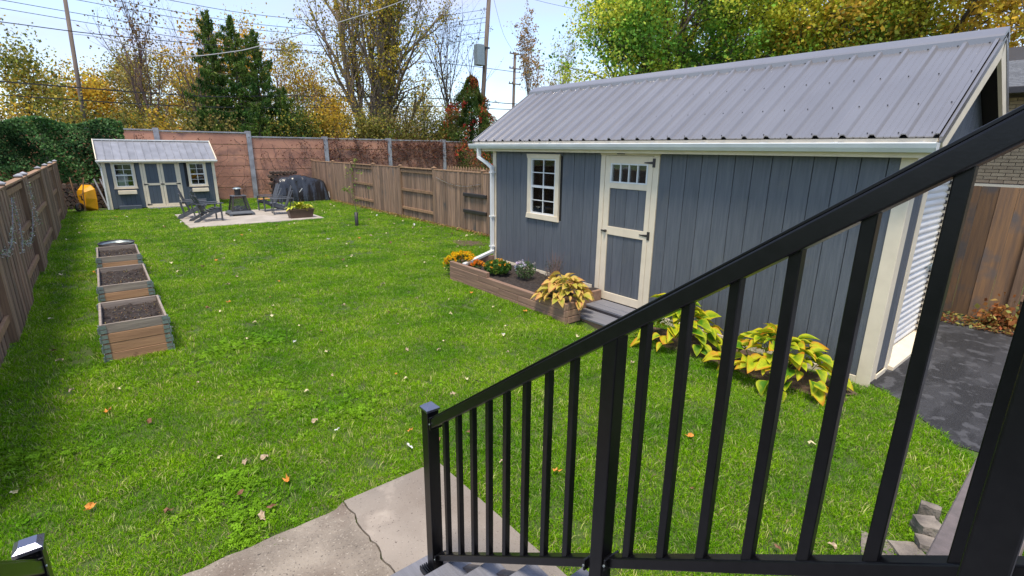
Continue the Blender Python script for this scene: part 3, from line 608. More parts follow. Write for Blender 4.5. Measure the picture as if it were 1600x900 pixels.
def hosta(label, c, rad, n, mat, seed, h=.28, ls=1.):
    g = random.Random(seed); root = thing('hosta_plant', label, 'plant', c, group='hostas along the shed')
    mes = [hosta_leaf(seed+i, .21*g.uniform(.85, 1.2), .15*g.uniform(.85, 1.15)) for i in range(5)]
    for me in mes: me.materials.append(mat)
    for i in range(n):
        t_ = (i+.5)/n; az = i*2.39996+g.uniform(-.3, .3); rr_ = rad*(t_**.6)*g.uniform(.8, 1.08); z = h*(1.12-t_*.95)*g.uniform(.8, 1.1)
        o = bpy.data.objects.new('leaf', mes[i % 5]); COL.objects.link(o); o.parent = root; x_, y_ = rr_*math.cos(az)*.8, rr_*math.sin(az)
        if c[0]+x_ > 5.93: x_ = 5.93-c[0]-g.uniform(0, .1)
        o.location = (x_*.75, y_*.75, z); o.rotation_euler = (g.uniform(-.5, .5), -.25+t_*.6+g.uniform(-.4, .4), az+g.uniform(-.6, .6)); s_ = ls*g.uniform(.65, 1.35); o.scale = (s_, s_, s_)
    return root
hosta('broad green and yellow hosta beside the shed steps, half hidden by the handrail', (5.46, 3.38, .02), .72, 120, HG, 40, .50, .80)
hosta('broad yellow-green hosta with browning leaves nearest the driveway corner', (5.44, 2.12, .02), .82, 125, HG, 60, .44, .82)
hosta('golden pinkish hosta spilling over the end of the timber planter', (5.12, 5.12, .24), .50, 130, HO, 80, .32, .62)

# ---- planter flowers
def clump(name, label, cat, c, rad, n, size, cols, seed, h=.2, aspect=.6, stems=None, flowers=None):
    g = np.random.default_rng(seed); root = thing(name, label, cat, c)
    P = g.normal(size=(n, 3)); P /= np.linalg.norm(P, axis=1)[:, None]; P *= (g.uniform(.3, 1, n)**.5)[:, None]; P = P*np.array([rad[0], rad[1], h*.5])+np.array([0, 0, h*.55])
    leaves('foliage', P, size, palette(n, cols, g), M['leaf'], root, aspect, seed=seed)
    if stems:
        m = MB()
        for i in range(stems):
            a = g.uniform(0, 6.28); r_ = g.uniform(.1, 1); m.tube([(0, 0, 0), (rad[0]*r_*.5*math.cos(a), rad[1]*r_*.5*math.sin(a), h*.5), (rad[0]*r_*math.cos(a), rad[1]*r_*math.sin(a), h*g.uniform(.8, 1.3))], [.004, .003, .0015], 4)
        m.build('stems', M['twig'], root)
    if flowers:
        nf, fs, fc = flowers; P = g.normal(size=(nf, 3)); P /= np.linalg.norm(P, axis=1)[:, None]; P[:, 2] = abs(P[:, 2]); P = P*np.array([rad[0], rad[1], h*.55])+np.array([0, 0, h*.55]); fcs = palette(nf, fc, g, .1)
        Q = np.repeat(P, 9, 0)+g.normal(size=(nf*9, 3))*fs*.32
        leaves('blossoms', Q, fs*.8, np.repeat(fcs, 9, 0), M['leaf'], root, .8, seed=seed+1)
    return root
GREEN = [(.05, .12, .02), (.08, .16, .03), (.04, .09, .02)]
clump('marigolds', 'yellow marigolds spilling over the far corner of the timber planter', 'flowers', (5.12, 7.86, .26), (.16, .24), 300, .045, GREEN, 1, .22, flowers=(45, .05, [(.85, .52, .01), (.9, .6, .02), (.8, .42, .01)]))
clump('marigolds', 'yellow and orange marigolds on the lawn just past the planter end', 'flowers', (5.25, 8.08, 0), (.36, .26), 500, .045, GREEN, 2, .42, flowers=(70, .05, [(.85, .52, .01), (.8, .30, .02), (.9, .6, .02)]))
clump('orange_flowers', 'small orange flowers at the planter corner under the downspout', 'flowers', (5.12, 7.35, .26), (.10, .12), 120, .04, GREEN, 3, .16, flowers=(24, .045, [(.8, .16, .02), (.8, .3, .03)]))
clump('leafy_perennial', 'low bright green leafy plant with orange tips in the planter', 'plant', (5.3, 6.98, .24), (.24, .28), 1100, .055, [(.06, .15, .03), (.10, .22, .04), (.16, .26, .04), (.04, .10, .02)], 4, .24, flowers=(14, .04, [(.85, .4, .03)]))
clump('white_flowers', 'small grey-green plant with pale lilac flowers in mid planter', 'flowers', (5.45, 6.38, .24), (.18, .18), 700, .035, [(.10, .17, .07), (.16, .24, .09), (.07, .12, .05)], 5, .30, stems=14, flowers=(9, .05, [(.6, .58, .66)]))
g = np.random.default_rng(9)
def wispy(label, c, rad, n, h, seed):
    g = np.random.default_rng(seed); root = thing('wispy_perennial', label, 'plant', c); m = MB()
    for i in range(n):
        a = g.uniform(0, 6.28); r_ = g.uniform(.1, 1); hh = h*g.uniform(.6, 1.1); m.tube([(rad*.2*math.cos(a)*r_, rad*.2*math.sin(a)*r_, 0), (rad*.6*math.cos(a)*r_, rad*.6*math.sin(a)*r_, hh*.6), (rad*math.cos(a)*r_, rad*math.sin(a)*r_, hh)], [.0035, .003, .0015], 3)
    m.build('stems', M['twig'], root)
    P = g.uniform(-1, 1, (260, 3))*np.array([rad*.7, rad*.7, h*.32])+np.array([0, 0, h*.4]); leaves('foliage', P, .035, palette(260, [(.09, .11, .06), (.15, .14, .10), (.07, .07, .06)], g), M['leaf'], root, .3, seed=seed)
wispy('dry dark wispy stems standing against the shed wall in the planter', (5.72, 5.95, .24), .20, 46, .50, 12)
wispy('tangled grey-green wispy plant beside the golden hosta', (5.45, 5.72, .24), .22, 50, .32, 13)

# ================================================================== SMALL SHED
SY = 24.5
ss = thing('small_shed', 'small slate-blue shed with pale steel roof and double doors by the back wall', 'shed', (1.95, SY, 0))
m = MB()
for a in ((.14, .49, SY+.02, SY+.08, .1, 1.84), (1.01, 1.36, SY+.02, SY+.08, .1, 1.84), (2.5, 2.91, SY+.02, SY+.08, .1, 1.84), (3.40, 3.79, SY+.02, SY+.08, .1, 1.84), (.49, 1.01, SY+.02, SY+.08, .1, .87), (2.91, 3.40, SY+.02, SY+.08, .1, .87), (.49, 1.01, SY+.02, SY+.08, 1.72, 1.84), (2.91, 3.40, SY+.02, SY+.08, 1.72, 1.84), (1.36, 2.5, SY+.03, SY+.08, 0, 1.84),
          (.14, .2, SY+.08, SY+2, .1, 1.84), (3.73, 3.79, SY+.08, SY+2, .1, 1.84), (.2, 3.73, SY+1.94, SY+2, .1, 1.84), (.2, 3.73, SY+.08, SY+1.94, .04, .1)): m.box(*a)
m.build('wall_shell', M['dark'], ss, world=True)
for xx in (.13, 3.78): MB().prism([(SY+.01, 1.84), (SY+2, 1.84), (SY+1, 2.45)], 0, xx, xx+.03).build('gable_wall', M['siding2'], ss, world=True)
xx = .24
E2 = []
while xx < 1.27: E2.append(xx); xx += .147
E2.append(1.27); E3 = [2.57, 2.72, 2.87, 3.02, 3.17, 3.32, 3.47, 3.6, 3.70]
for EE, hole in ((E2, (.40, 1.10, .80, 1.84)), (E3, (2.83, 3.49, .80, 1.84))):
    for a, b in zip(EE[:-1], EE[1:]):
        top = 1.82
        if a < hole[1]-.02 and b > hole[0]+.02: top = hole[2]
        box_part('siding_board', M['siding2'], ss, a+.003, b-.003, SY, SY+.018, .06, top)
for a in ((.12, .235, SY-.02, SY+.0, .02, 1.84), (3.705, 3.81, SY-.02, SY+.0, .02, 1.84)): box_part('corner_trim', M['cream'], ss, *a)
window(ss, SY, None, .48, 1.02, .88, 1.72, .085, dirn='y'); window(ss, SY, None, 2.90, 3.41, .88, 1.72, .08, dirn='y')
for (a, b) in ((.47, 1.05), (2.89, 3.47)): box_part('window_box', M['cream'], ss, a, b, SY-.16, SY-.036, .60, .74, .006)
for (a, b) in ((1.27, 1.34), (2.50, 2.57)): box_part('door_casing', M['cream'], ss, a, b, SY-.012, SY+.02, .08, 1.82)
for (a, b) in ((1.345, 1.915), (1.925, 2.495)):
    d = bpy.data.objects.new('door', None); COL.objects.link(d); d.parent = ss
    for q in ((a, a+.085, .10, 1.80), (b-.085, b, .10, 1.80), (a+.085, b-.085, .10, .18), (a+.085, b-.085, .90, .98), (a+.085, b-.085, 1.72, 1.80)): box_part('door_frame', M['cream'], d, q[0], q[1], SY-.022, SY+.01, q[2], q[3], .002)
    w_ = (b-a-.17)/3
    for (z0, z1) in ((.18, .90), (.98, 1.72)):
        for k in range(3): box_part('panel_board', M['siding2'], d, a+.085+k*w_+.002, a+.085+(k+1)*w_-.002, SY-.004, SY+.008, z0, z1)
    hx, sg = (a, 1) if a < 1.5 else (b, -1)
    for z in (.16, .94, 1.77):
        m = MB().prism([(hx-sg*.03, z-.03), (hx-sg*.03, z+.03), (hx+sg*.13, z+.008), (hx+sg*.13, z-.008)], 1, SY-.03, SY-.0235); m.build('hinge', M['iron'], d, world=True)
box_part('door_latch', M['iron'], ss, 1.86, 1.98, SY-.04, SY-.023, .92, .96)
box_part('door_sill', M['cream'], ss, 1.30, 2.60, SY-.06, SY-.001, .015, .09, .004); box_part('ramp', M['tread'], ss, 1.35, 2.58, SY-.25, SY-.061, -.01, .045, .004)
box_part('skirt_box', M['siding2'], ss, .42, 1.12, SY-.22, SY-.022, 0, .17, .006)
SR = (2.59-1.87)/1.2
def rp2(t_, x_, h): return (x_, SY-.2+1.2*t_-h*SR*.6, 1.88+(2.59-1.88)*t_+h)
xs = [.02+i*.2405 for i in range(17)]
for a, b in zip(xs[:-1], xs[1:]):
    m = MB(); pf = [(a, 0), (a+.02, 0), (a+.026, .03), (a+.034, .03), (a+.04, 0), (b, 0)]
    for (x_, h_) in pf: m.v += [rp2(0, x_, h_), rp2(1, x_, h_), rp2(0, x_, h_-.02)]
    for i in range(len(pf)-1): k = 3*i; m.f += [(k, k+3, k+4, k+1), (k, k+2, k+5, k+3)]
    m.build('roof_panel', M['roof2'], ss, world=True, center=True)
MB().quad((.0, SY+1, 2.59), (3.88, SY+1, 2.59), (3.88, SY+2.2, 1.88), (0, SY+2.2, 1.88)).build('rear_roof', M['roof2'], ss, world=True)
m = MB(); m.v = [rp2(0, .03, -.02), rp2(1, .03, -.02), rp2(1, 3.85, -.02), rp2(0, 3.85, -.02)]; m.f = [(0, 1, 2, 3)]; m.build('roof_deck', M['dark'], ss, world=True)
box_part('ridge_cap', M['white'], ss, -.0, 3.89, SY+.93, SY+1.07, 2.58, 2.625, .004)
box_part('eave_fascia', M['cream'], ss, .0, 3.89, SY-.215, SY-.19, 1.765, 1.875, .003)
box_part('gutter', M['white'], ss, -.02, 3.91, SY-.27, SY-.217, 1.81, 1.862, .006)
for xx in (-.005, 3.865):
    m = MB(); m.v = [rp2(-.02, xx, -.0), rp2(1, xx, -.0), rp2(1, xx, .045), rp2(-.02, xx, .045)]; m.v += [(x_+.03, y_, z_) for x_, y_, z_ in m.v]; m.f = [(0, 1, 2, 3), (7, 6, 5, 4), (0, 4, 5, 1), (1, 5, 6, 2), (2, 6, 7, 3), (3, 7, 4, 0)]; m.build('rake_trim', M['cream'], ss, world=True)
m = MB().beam((.03, SY-.23, 1.80), (.10, SY-.05, 1.60), .05, .05).beam((.10, SY-.05, 1.62), (.10, SY-.05, .05), .05, .05, up=(0, 1, 0)); m.build('downspout', M['white'], ss, world=True)
tag(MB().box(.55, .85, SY+.2, SY+.5, .1, 1.35).build('paper_stack', M['white'], None), 'pale box stored inside the small shed behind its left window', 'box')

# ================================================================== FENCES
def plank(parent, mat, a, cache={}):
    return box_part('board', mat, parent, *a)
def y_fence(name, label, X, bays, ztop, sx, base=0.):
    """fence along Y at X; bays = list of (y0, y1, flush); sx = +1 if the yard is on +X side"""
    f = thing(name, label, 'fence', (X, (bays[0][0]+bays[-1][1])/2, 0)); g = random.Random(hash(name) % 1000 if False else len(label))
    ys = [bays[0][0]]+[b[1] for b in bays]
    for y in ys:
        p = box_part('post', M['fence_edge'], f, X-.05, X+.05, y-.05, y+.05, base-.05, ztop+.03, .004)
        m = MB(); n = 0; m.box(X-.065, X+.065, y-.065, y+.065, ztop+.031, ztop+.05); k = len(m.v); m.v += [(X-.06, y-.06, ztop+.05), (X+.06, y-.06, ztop+.05), (X+.06, y+.06, ztop+.05), (X-.06, y+.06, ztop+.05), (X, y, ztop+.085)]; m.f += [(k, k+1, k+4), (k+1, k+2, k+4), (k+2, k+3, k+4), (k+3, k, k+4)]
        m.build('post_cap', M['wallpost'] if sx > 0 else M['fence_new'], f, world=True, center=True)
    for (y0, y1, flush) in bays:
        a, b = y0+.052, y1-.052; sgn = sx if flush else -sx
        for z in (.33, .98, ztop-.13): box_part('rail', M['fence_new'], f, X-.019, X+.019, a, b, z-.045, z+.045, .003)
        box_part('top_rail', M['fence_new'], f, X-.055, X+.055, a, b, ztop-.03, ztop+.005, .003)
        n = max(1, round((b-a)/.138)); w = (b-a)/n
        for i in range(n):
            d = .021+g.uniform(0, .006)+(.0 if i % 2 else .007); th = .017; x0 = X+sgn*d; x1 = X+sgn*(d+th)
            MB().box(min(x0, x1), max(x0, x1), a+i*w+g.uniform(.001, .004), a+(i+1)*w-g.uniform(.001, .004)+.0, base+g.uniform(.0, .03), ztop-.032).build('board', M['fence'], f, world=True, center=True)
    return f
y_fence('left_fence', 'weathered brown board fence down the left side with capped posts', -1.16, [(4.2, 6.6, True), (6.6, 8.5, False), (8.5, 10.6, True), (10.6, 13.1, False), (13.1, 13.95, True), (13.95, 17.4, False), (17.4, 19.9, True), (19.9, 22.3, False), (22.3, 24.8, True)], 1.80, 1)
y_fence('right_fence', 'brown board fence behind the large shed, running to the back wall', 8.45, [(9.2, 11.8, True), (11.8, 14.52, True), (14.52, 16.88, False), (16.88, 19.2, True), (19.2, 21.4, False), (21.4, 23.6, True), (23.6, 26.5, True)], 1.76, -1)
bpy.data.objects['left_fence'].name = 'board_fence'; bpy.data.objects['right_fence'].name = 'board_fence.001'
f = thing('picket_fence', 'pale picket tops of a neighbouring fence beyond the brown fence', 'fence', (10, 14, 0))
for i in range(34):
    y = 10.5+i*.17; MB().prism([(y, 0), (y+.11, 0), (y+.11, 1.72), (y+.055, 1.8), (y, 1.72)], 0, 9.99, 10.01).build('picket', M['fence_new'], f, world=True, center=True)
box_part('rail', M['fence_new'], f, 10.012, 10.05, 10.4, 16.3, 1.4, 1.48)
f = thing('tall_cedar_fence', 'orange-brown cedar fence beyond the driveway beside the brick house', 'fence', (9.98, .4, 0))
g = random.Random(5)
for i in range(14):
    y = 2.3-i*.20
    if y < 1.05: continue
    box_part('board', M['fence_orange'], f, 9.96-(i % 2)*.012, 9.98-(i % 2)*.012, y-.196, y, .03, 1.95)
box_part('post', M['fence_edge'], f, 9.9, 10.0, .80, .90, 0, 2.0)
for i in range(13):
    y = .795-i*.155; box_part('board', M['fence_orange'], f, 10.02, 10.04, y-.15, y, .03, 1.95)
for z in (.42, 1.8): box_part('rail', M['fence_edge'], f, 9.97, 10.01, -1.2, .795, z-.045, z+.045)
box_part('rail', M['fence_edge'], f, 9.99, 10.03, .905, 2.3, 1.6, 1.69)

# ================================================================== NOISE WALL
nw = thing('noise_wall', 'tall rose-brown concrete panel wall with grey posts across the back', 'wall', (6, 27.1, 0))
px_ = [-8.6, -5.0, -1.4, 2.2, 5.8, 9.4, 12.95, 16.5, 20.1, 23.7, 27.3, 31]
tops = [3.1, 3.1, 3.08, 3.05, 2.88, 2.87, 2.86, 2.84, 2.82, 2.8, 2.8]
pnl = {}
for i, (a, b) in enumerate(zip(px_[:-1], px_[1:])):
    zt = tops[i]; n = 6; h = .49
    for k in range(n+1):
        z0 = zt-(k+1)*h-.06; z1 = z0+h-.02
        if z1 < 0: continue
        box_part('panel', M['wall'], nw, a+.09, b-.09, 27.12+.004*(k % 2), 27.24, max(z0, -.1), z1, .006)
    box_part('coping', M['wallpost'], nw, a+.09, b-.09, 27.09, 27.27, zt-.058, zt, .004)
for i, x_ in enumerate(px_):
    zt = max(tops[min(i, len(tops)-1)], tops[max(i-1, 0)])+.06; w_ = .19
    m = MB().box(x_-.1, x_+.1, 27.02, 27.08, -.1, zt).box(x_-.035, x_+.035, 27.08, 27.30, -.1, zt).box(x_-.1, x_+.1, 27.30, 27.34, -.1, zt); m.build('post', M['wallpost'], nw, world=True, center=True)
# bare creeper stems and leaf clusters on the wall
def creeper(label, x0, x1, n, nleaf, cols, seed, zr=(.2, 2.85), thick=.012):
    g = np.random.default_rng(seed); root = thing('wall_creeper', label, 'creeper', ((x0+x1)/2, 27.0, 0), group='creepers on the back wall'); m = MB(); cx_ = (x0+x1)/2; P = []
    for i in range(n):
        x_ = g.uniform(x0, x1); z = g.uniform(0, .6) if g.uniform() < .5 else g.uniform(1.8, zr[1]); up = 1 if z < 1 else -1; a = g.normal()*.6; pts = []
        L_ = g.integers(10, 30)
        for k in range(L_):
            pts.append((x_-cx_, .05+g.uniform(-.02, .02), z)); a += g.normal()*.42; x_ += math.sin(a)*.12; z += up*math.cos(a)*.11
            if z > zr[1] or z < .05: break
            if x_ < x0-.4 or x_ > x1+.4: break
        if len(pts) > 3: m.tube(pts, list(np.linspace(thick*g.uniform(.5, 1.2), .003, len(pts))), 3); P += pts
    m.build('stems', M['twig'], root)
    if nleaf:
        P = np.array(P); P = P[g.integers(0, len(P), nleaf)]+g.normal(size=(nleaf, 3))*np.array([.09, .03, .08]); wgt = np.clip((P[:, 2]-1.2)/1.6, .05, 1); P = P[g.uniform(size=len(P)) < wgt]
        leaves('leaves', P, .07, palette(len(P), cols, g), M['leaf'], root, .7, seed=seed, normal=(0, -1, .2))
creeper('sparse bare creeper stems on the wall right of the small shed', 3.4, 5.6, 30, 120, [(.16, .05, .03), (.1, .05, .03)], 31)
creeper('brown creeper stems looping over the wall above the black tarp', 5.9, 9.3, 60, 600, [(.14, .05, .035), (.09, .04, .03), (.2, .08, .04)], 32)
creeper('dense purple-brown creeper draped over the wall by the right fence', 9.5, 12.8, 110, 3600, [(.13, .045, .035), (.09, .035, .03), (.22, .08, .04)], 33)
creeper('thick dark creeper hanging over the wall beside the red juniper', 12.8, 18, 230, 11000, [(.11, .04, .035), (.08, .03, .03), (.17, .07, .045), (.30, .12, .05)], 34)
creeper('thin creeper stems along the coping above the small shed', .2, 3.4, 40, 700, [(.12, .05, .035), (.09, .05, .03)], 35, (1.9, 3.0))
# ivy
def ivy():
    g = np.random.default_rng(50); n = 24000; root = thing('ivy', 'dark green ivy mass covering the left end of the back wall', 'ivy', (-2.5, 26.9, 0))
    x_ = g.uniform(-6.5, 1.05, n)
    low = 1.0+.25*np.sin(x_*2.1)+.2*np.sin(x_*5)
    z = low+(3.30-low+.12*np.sin(x_*3))*g.uniform(0, 1, n)**.8; bulge = .35+.25*np.sin(x_*2.3+z*1.7)+.18*np.sin(x_*5+z*4)
    yv = 27.02-25.9+(-bulge)*g.uniform(.55, 1, n)-.25; P = np.stack([x_+2.5, yv-1.0, z], 1)
    P = P[~((x_ > .15) & (z < 2.4))]; n = len(P)
    leaves('leaves', P, g.uniform(.07, .12, n), palette(n, [(.045, .11, .03), (.075, .17, .045), (.14, .26, .09), (.022, .06, .02)], g, .3, P, 1.2), M['leaf'], root, .8, seed=51, normal=(0, -1, .6))
    m = MB()
    for i in range(40): a = g.uniform(-4, 3.2); m.tube([(a, .12, 0), (a+g.normal()*.2, .08, 1.2), (a+g.normal()*.4, .02, 2.6)], [.02, .015, .006], 4)
    m.build('stems', M['bark'], root)
ivy()

# ================================================================== TREES
def grow(g, m, p, d, L, r, lvl, tips, P):
    ns = P['seg']; pts = [p.copy()]; rads = [r]; dirs = [d.copy()]
    for i in range(ns):
        j = Vector(g.normal(size=3)*P['wob']); d = (d+j+Vector((0, 0, P['up'][min(lvl, len(P['up'])-1)]))).normalized(); p = p+d*L/ns; pts.append(p.copy()); rads.append(max(r*(1-.62*(i+1)/ns), .004)); dirs.append(d.copy())
    m.tube(pts, rads, P['sides'][min(lvl, len(P['sides'])-1)], cap=False)
    if lvl >= P['levels']:
        tips.append(pts[-1]); tips.append(pts[-2]); return
    nb = P['kids'][lvl]
    for i in range(nb):
        t_ = P['from'][min(lvl, len(P['from'])-1)]+(1-P['from'][min(lvl, len(P['from'])-1)])*(i+g.uniform(.2, .9))/nb; t_ = min(t_, .98); k = min(int(t_*ns), ns-1); q = pts[k].lerp(pts[k+1], t_*ns-k)
        dd = dirs[k+1]; ax = dd.orthogonal().normalized(); ax.rotate(Matrix.Rotation(i*2.4+g.uniform(-.5, .5), 3, dd)); an = P['ang'][min(lvl, len(P['ang'])-1)]*g.uniform(.7, 1.25); nd = dd.copy(); nd.rotate(Matrix.Rotation(an, 3, ax))
        grow(g, m, q, nd, L*P['len'][min(lvl, len(P['len'])-1)]*g.uniform(.75, 1.2)*(1.15-.45*t_), max(rads[k]*.55, .005), lvl+1, tips, P)
    if lvl > 0: tips.append(pts[-1])
BASE = dict(seg=4, wob=.12, up=[.08, .10, .08, .04], sides=[7, 5, 3, 3], levels=3, kids=[9, 6, 4], ang=[.75, .8, .8], len=[.55, .5, .5], **{'from': [.3, .2, .2]})
def tree(name, label, x, y, h, r, P, nleaf, lsize, cols, seed, spread=.35, bark='bark', cat='tree', group=None, trunks=1, tlen=1., lean=(0, 0), z0=0, freq=.5, jit=.25):
    g = np.random.default_rng(seed); root = thing(name, label, cat, (x, y, z0), group=group); m = MB(); tips = []; Q = dict(BASE); Q.update(P)
    for k in range(trunks):
        a = 6.28*k/trunks+1; d = Vector((math.cos(a)*.13*(trunks > 1)+lean[0], math.sin(a)*.13*(trunks > 1)+lean[1], 1)).normalized()
        grow(g, m, Vector((0, 0, -.1)), d, h*tlen*(1-.1*k), r, 0, tips, Q)
    zs = [v[2] for v in m.v]; s_ = h/max(max(zs), .1)
    m.v = [(a*s_ if s_ < 1 else a, b*s_ if s_ < 1 else b, c*s_) for a, b, c in m.v]
    m.build('trunk', M[bark], root, smooth=True)
    if nleaf:
        T = np.array([tuple(t_) for t_ in tips]); sc = min(s_, 1); T = T*np.array([sc, sc, s_]); wt = g.gamma(.7, 1, len(T)); i = g.choice(len(T), nleaf, p=wt/wt.sum()); sp_ = g.uniform(.35, 1.25, len(T))[i][:, None]; Pp = T[i]+g.normal(size=(nleaf, 3))*spread*sp_
        leaves('crown', Pp, g.uniform(.55, 1.45, nleaf)*lsize, palette(nleaf, cols, g, jit, Pp, freq), M['leaf'], root, .75, seed=seed)
    return root
YEL = [(0.625, 0.425, 0.05), (0.725, 0.5, 0.062), (0.525, 0.375, 0.062), (0.688, 0.425, 0.05)]
OLV = [(0.25, 0.25, 0.062), (0.375, 0.338, 0.062), (0.175, 0.2, 0.05), (0.525, 0.413, 0.075)]
ORG = [(.60, .40, .05), (.64, .44, .06), (.44, .35, .06), (.34, .31, .07)]
GRN = [(.05, .10, .02), (.09, .15, .03), (.16, .22, .04), (.30, .32, .05)]
BRN = [(.27, .21, .07), (.36, .29, .09), (.21, .20, .06), (.42, .35, .10)]
UP = dict(ang=[.45, .5, .6], kids=[12, 6, 4], up=[.15, .25, .2, .1], **{'from': [.25, .15, .1]})
BUSH = dict(levels=2, kids=[9, 7], ang=[.7, .8], up=[.1, .12, .05], sides=[5, 3, 3], **{'from': [.1, .1]})
# the tall cottonwood
tree('cottonwood_tree', 'tall cottonwood with thinning yellow-green leaves in the middle distance', 15.3, 34, 19, .42, dict(ang=[.42, .55, .7], kids=[14, 7, 5], len=[.55, .45, .45], up=[.1, .18, .08, 0], **{'from': [.12, .15, .15]}), 22000, .125, [(.34, .30, .04), (.52, .38, .05), (.44, .34, .04), (.22, .24, .04), (.58, .42, .05)], 101, .36, 'bark_pale', trunks=3, tlen=.9)
tree('ash_tree', 'slim nearly bare tree with tiny dark leaves left of the transformer pole', 22.0, 34.3, 15.5, .17, dict(UP, kids=[13, 7, 4]), 1500, .12, [(.16, .13, .05), (.10, .09, .04)], 102, .2, 'bark', tlen=1)
tree('sapling_tree', 'thin bare sapling between the cottonwood and the ash', 21.2, 38, 9.0, .07, dict(UP, levels=2), 260, .13, OLV, 103, .25, cat='tree')
tree('sapling_tree', 'crooked thin sapling just left of the red-topped juniper', 24.2, 40, 9.2, .08, dict(UP, levels=2), 300, .13, ORG, 104, .25)
tree('poplar_tree', 'slender poplar with brown-orange leaves right of the far utility pole', 33.0, 38, 16.0, .13, dict(UP, ang=[.2, .35, .5], kids=[16, 5, 3]), 2600, .16, [(.40, .24, .10), (.30, .19, .09), (.46, .30, .12)], 105, .22, 'bark_pale')
tree('poplar_tree', 'bare slender poplar tucked against the big maple', 36.5, 38, 13.5, .12, dict(UP, ang=[.25, .4, .5], kids=[16, 6, 3]), 1500, .14, OLV, 106, .25, 'bark_pale')
tree('bare_tree', 'bare purple-twigged tree standing left of the spruces', 4.96, 38, 10.8, .13, dict(UP, kids=[14, 8, 5]), 150, .12, BRN, 107, .2, 'twig')
tree('bare_tree', 'tall bare leaning-limbed tree near the left utility pole', 2.1, 34, 11.2, .15, dict(UP, kids=[13, 7, 4]), 900, .13, [(.20, .14, .06), (.28, .18, .06)], 108, .2, 'twig')
tree('bare_tree', 'small bare tree right of the spruces with few orange leaves', 10.7, 38, 10.6, .1, dict(UP, kids=[12, 6, 4]), 260, .14, ORG, 109, .25, 'twig')
tree('bare_tree', 'twin bare stems leaning left over the orange thicket', 13.6, 40, 10.5, .08, dict(UP, levels=2, kids=[9, 5]), 60, .12, ORG, 110, .25, 'twig', trunks=2, lean=(-.12, 0))
far = [('yellow maple glowing behind the three spruces', 8.9, 46, 11.6, YEL, 5200), ('golden-orange thicket tree right of the spruces', 12.3, 44, 10.2, YEL+ORG, 6500), ('orange leaved tree behind the bare leaning stems', 14.8, 46, 8.4, ORG, 4500),
       ('olive tree at the far left edge above the ivy', -2.9, 42, 7.6, OLV, 5200), ('yellow-olive tree second from the left edge', -1.2, 46, 7.4, OLV+YEL, 5200), ('yellow tree behind the leaning left utility pole', .6, 47, 7.6, YEL, 5600),
       ('orange-brown tree right of the leaning left pole', 2.6, 46, 8.2, ORG+BRN, 5200), ('tall dark olive tree behind the bare left tree', 3.2, 52, 9.6, BRN+OLV, 4200), ('yellow-green tree left of the spruces', 5.5, 46, 8.6, OLV+YEL, 5600), ('small pale yellow tree close behind the spruces', 6.9, 42, 7.4, YEL+OLV, 4200),
       ('low yellow tree under the cottonwood, left side', 15.6, 44, 6.4, YEL, 4200), ('low olive tree under the cottonwood, right side', 20.0, 42, 6.9, OLV, 3600), ('sparse brown tree behind the saplings', 25.4, 48, 7.8, BRN+ORG, 2400)]
for i, (lb, x_, y_, h_, c_, n_) in enumerate(far):
    tree('autumn_tree', lb, x_, y_, h_, .14, dict(levels=2, kids=[11, 7], ang=[.6, .7], sides=[5, 3, 3], **{'from': [.15, .1]}), int(n_*1.25), .145, c_, 200+i, .55, group='autumn trees beyond the back wall', jit=.3)
tree('wild_cherry', 'orange-yellow rounded treetop poking up behind the spruce tips', 8.1, 43, 11.2, .12, dict(levels=2, kids=[8, 5], **{'from': [.6, .2]}), 1500, .2, [(.6, .38, .04), (.62, .34, .04)], 230, .5)
# shrubs behind the wall
shr = [('olive shrub topping the wall right of the spruces', 8.8, 30, 4.9, OLV+GRN), ('mottled yellow-green shrub above the tarp', 10.7, 30.4, 5.0, OLV+YEL), ('brown and olive shrub below the cottonwood', 12.9, 30.6, 4.9, BRN+OLV), ('dark green shrub mid-way along the wall top', 15.0, 30, 4.8, GRN+BRN), ('orange-brown shrub near the juniper', 17.2, 30.2, 4.9, BRN+OLV), ('green shrub beside the juniper', 18.9, 30.6, 4.6, GRN),
       ('yellow-brown shrub behind the small shed roof', 2.6, 30, 4.2, BRN+YEL), ('pale olive shrub between ivy and spruces', 1.2, 31, 4.2, OLV), ('dry brown shrub below the left spruce', 4.2, 30, 4.0, BRN), ('olive-yellow shrub at far left behind the ivy', -2.2, 31, 4.4, OLV+YEL), ('brown shrub behind the right part of the wall', 22.5, 31, 4.2, BRN), ('low dull shrub seen past the shed gutter', 26, 31, 4.4, BRN+OLV), ('dark olive shrub behind the ivy', -.6, 31.5, 4.2, OLV)]
for i, (lb, x_, y_, h_, c_) in enumerate(shr):
    tree('shrub', lb, x_, y_, h_, .06, BUSH, 6200, .115, [tuple(k*.8 for k in c) for c in c_], 300+i, .42, group='shrubs behind the back wall', trunks=4, cat='shrub', tlen=.9, jit=.35)
# a far-off belt of autumn woods
g = np.random.default_rng(400); n = 26000; x_ = g.uniform(-70, 130, n); hh = 4.6+.9*np.sin(x_*.23)+.6*np.sin(x_*.61); P = np.stack([x_, g.uniform(62, 76, n), hh*g.uniform(0, 1, n)**.75], 1)
leaves('far_woods', P, g.uniform(.3, .6, n), palette(n, OLV+BRN+[(.42, .32, .07), (.2, .19, .12)], g, .25, P, .2), M['leaf'], None, .7, seed=401, kind='stuff')
tag(bpy.data.objects['far_woods'], 'hazy belt of autumn woods low on the horizon', 'woods')
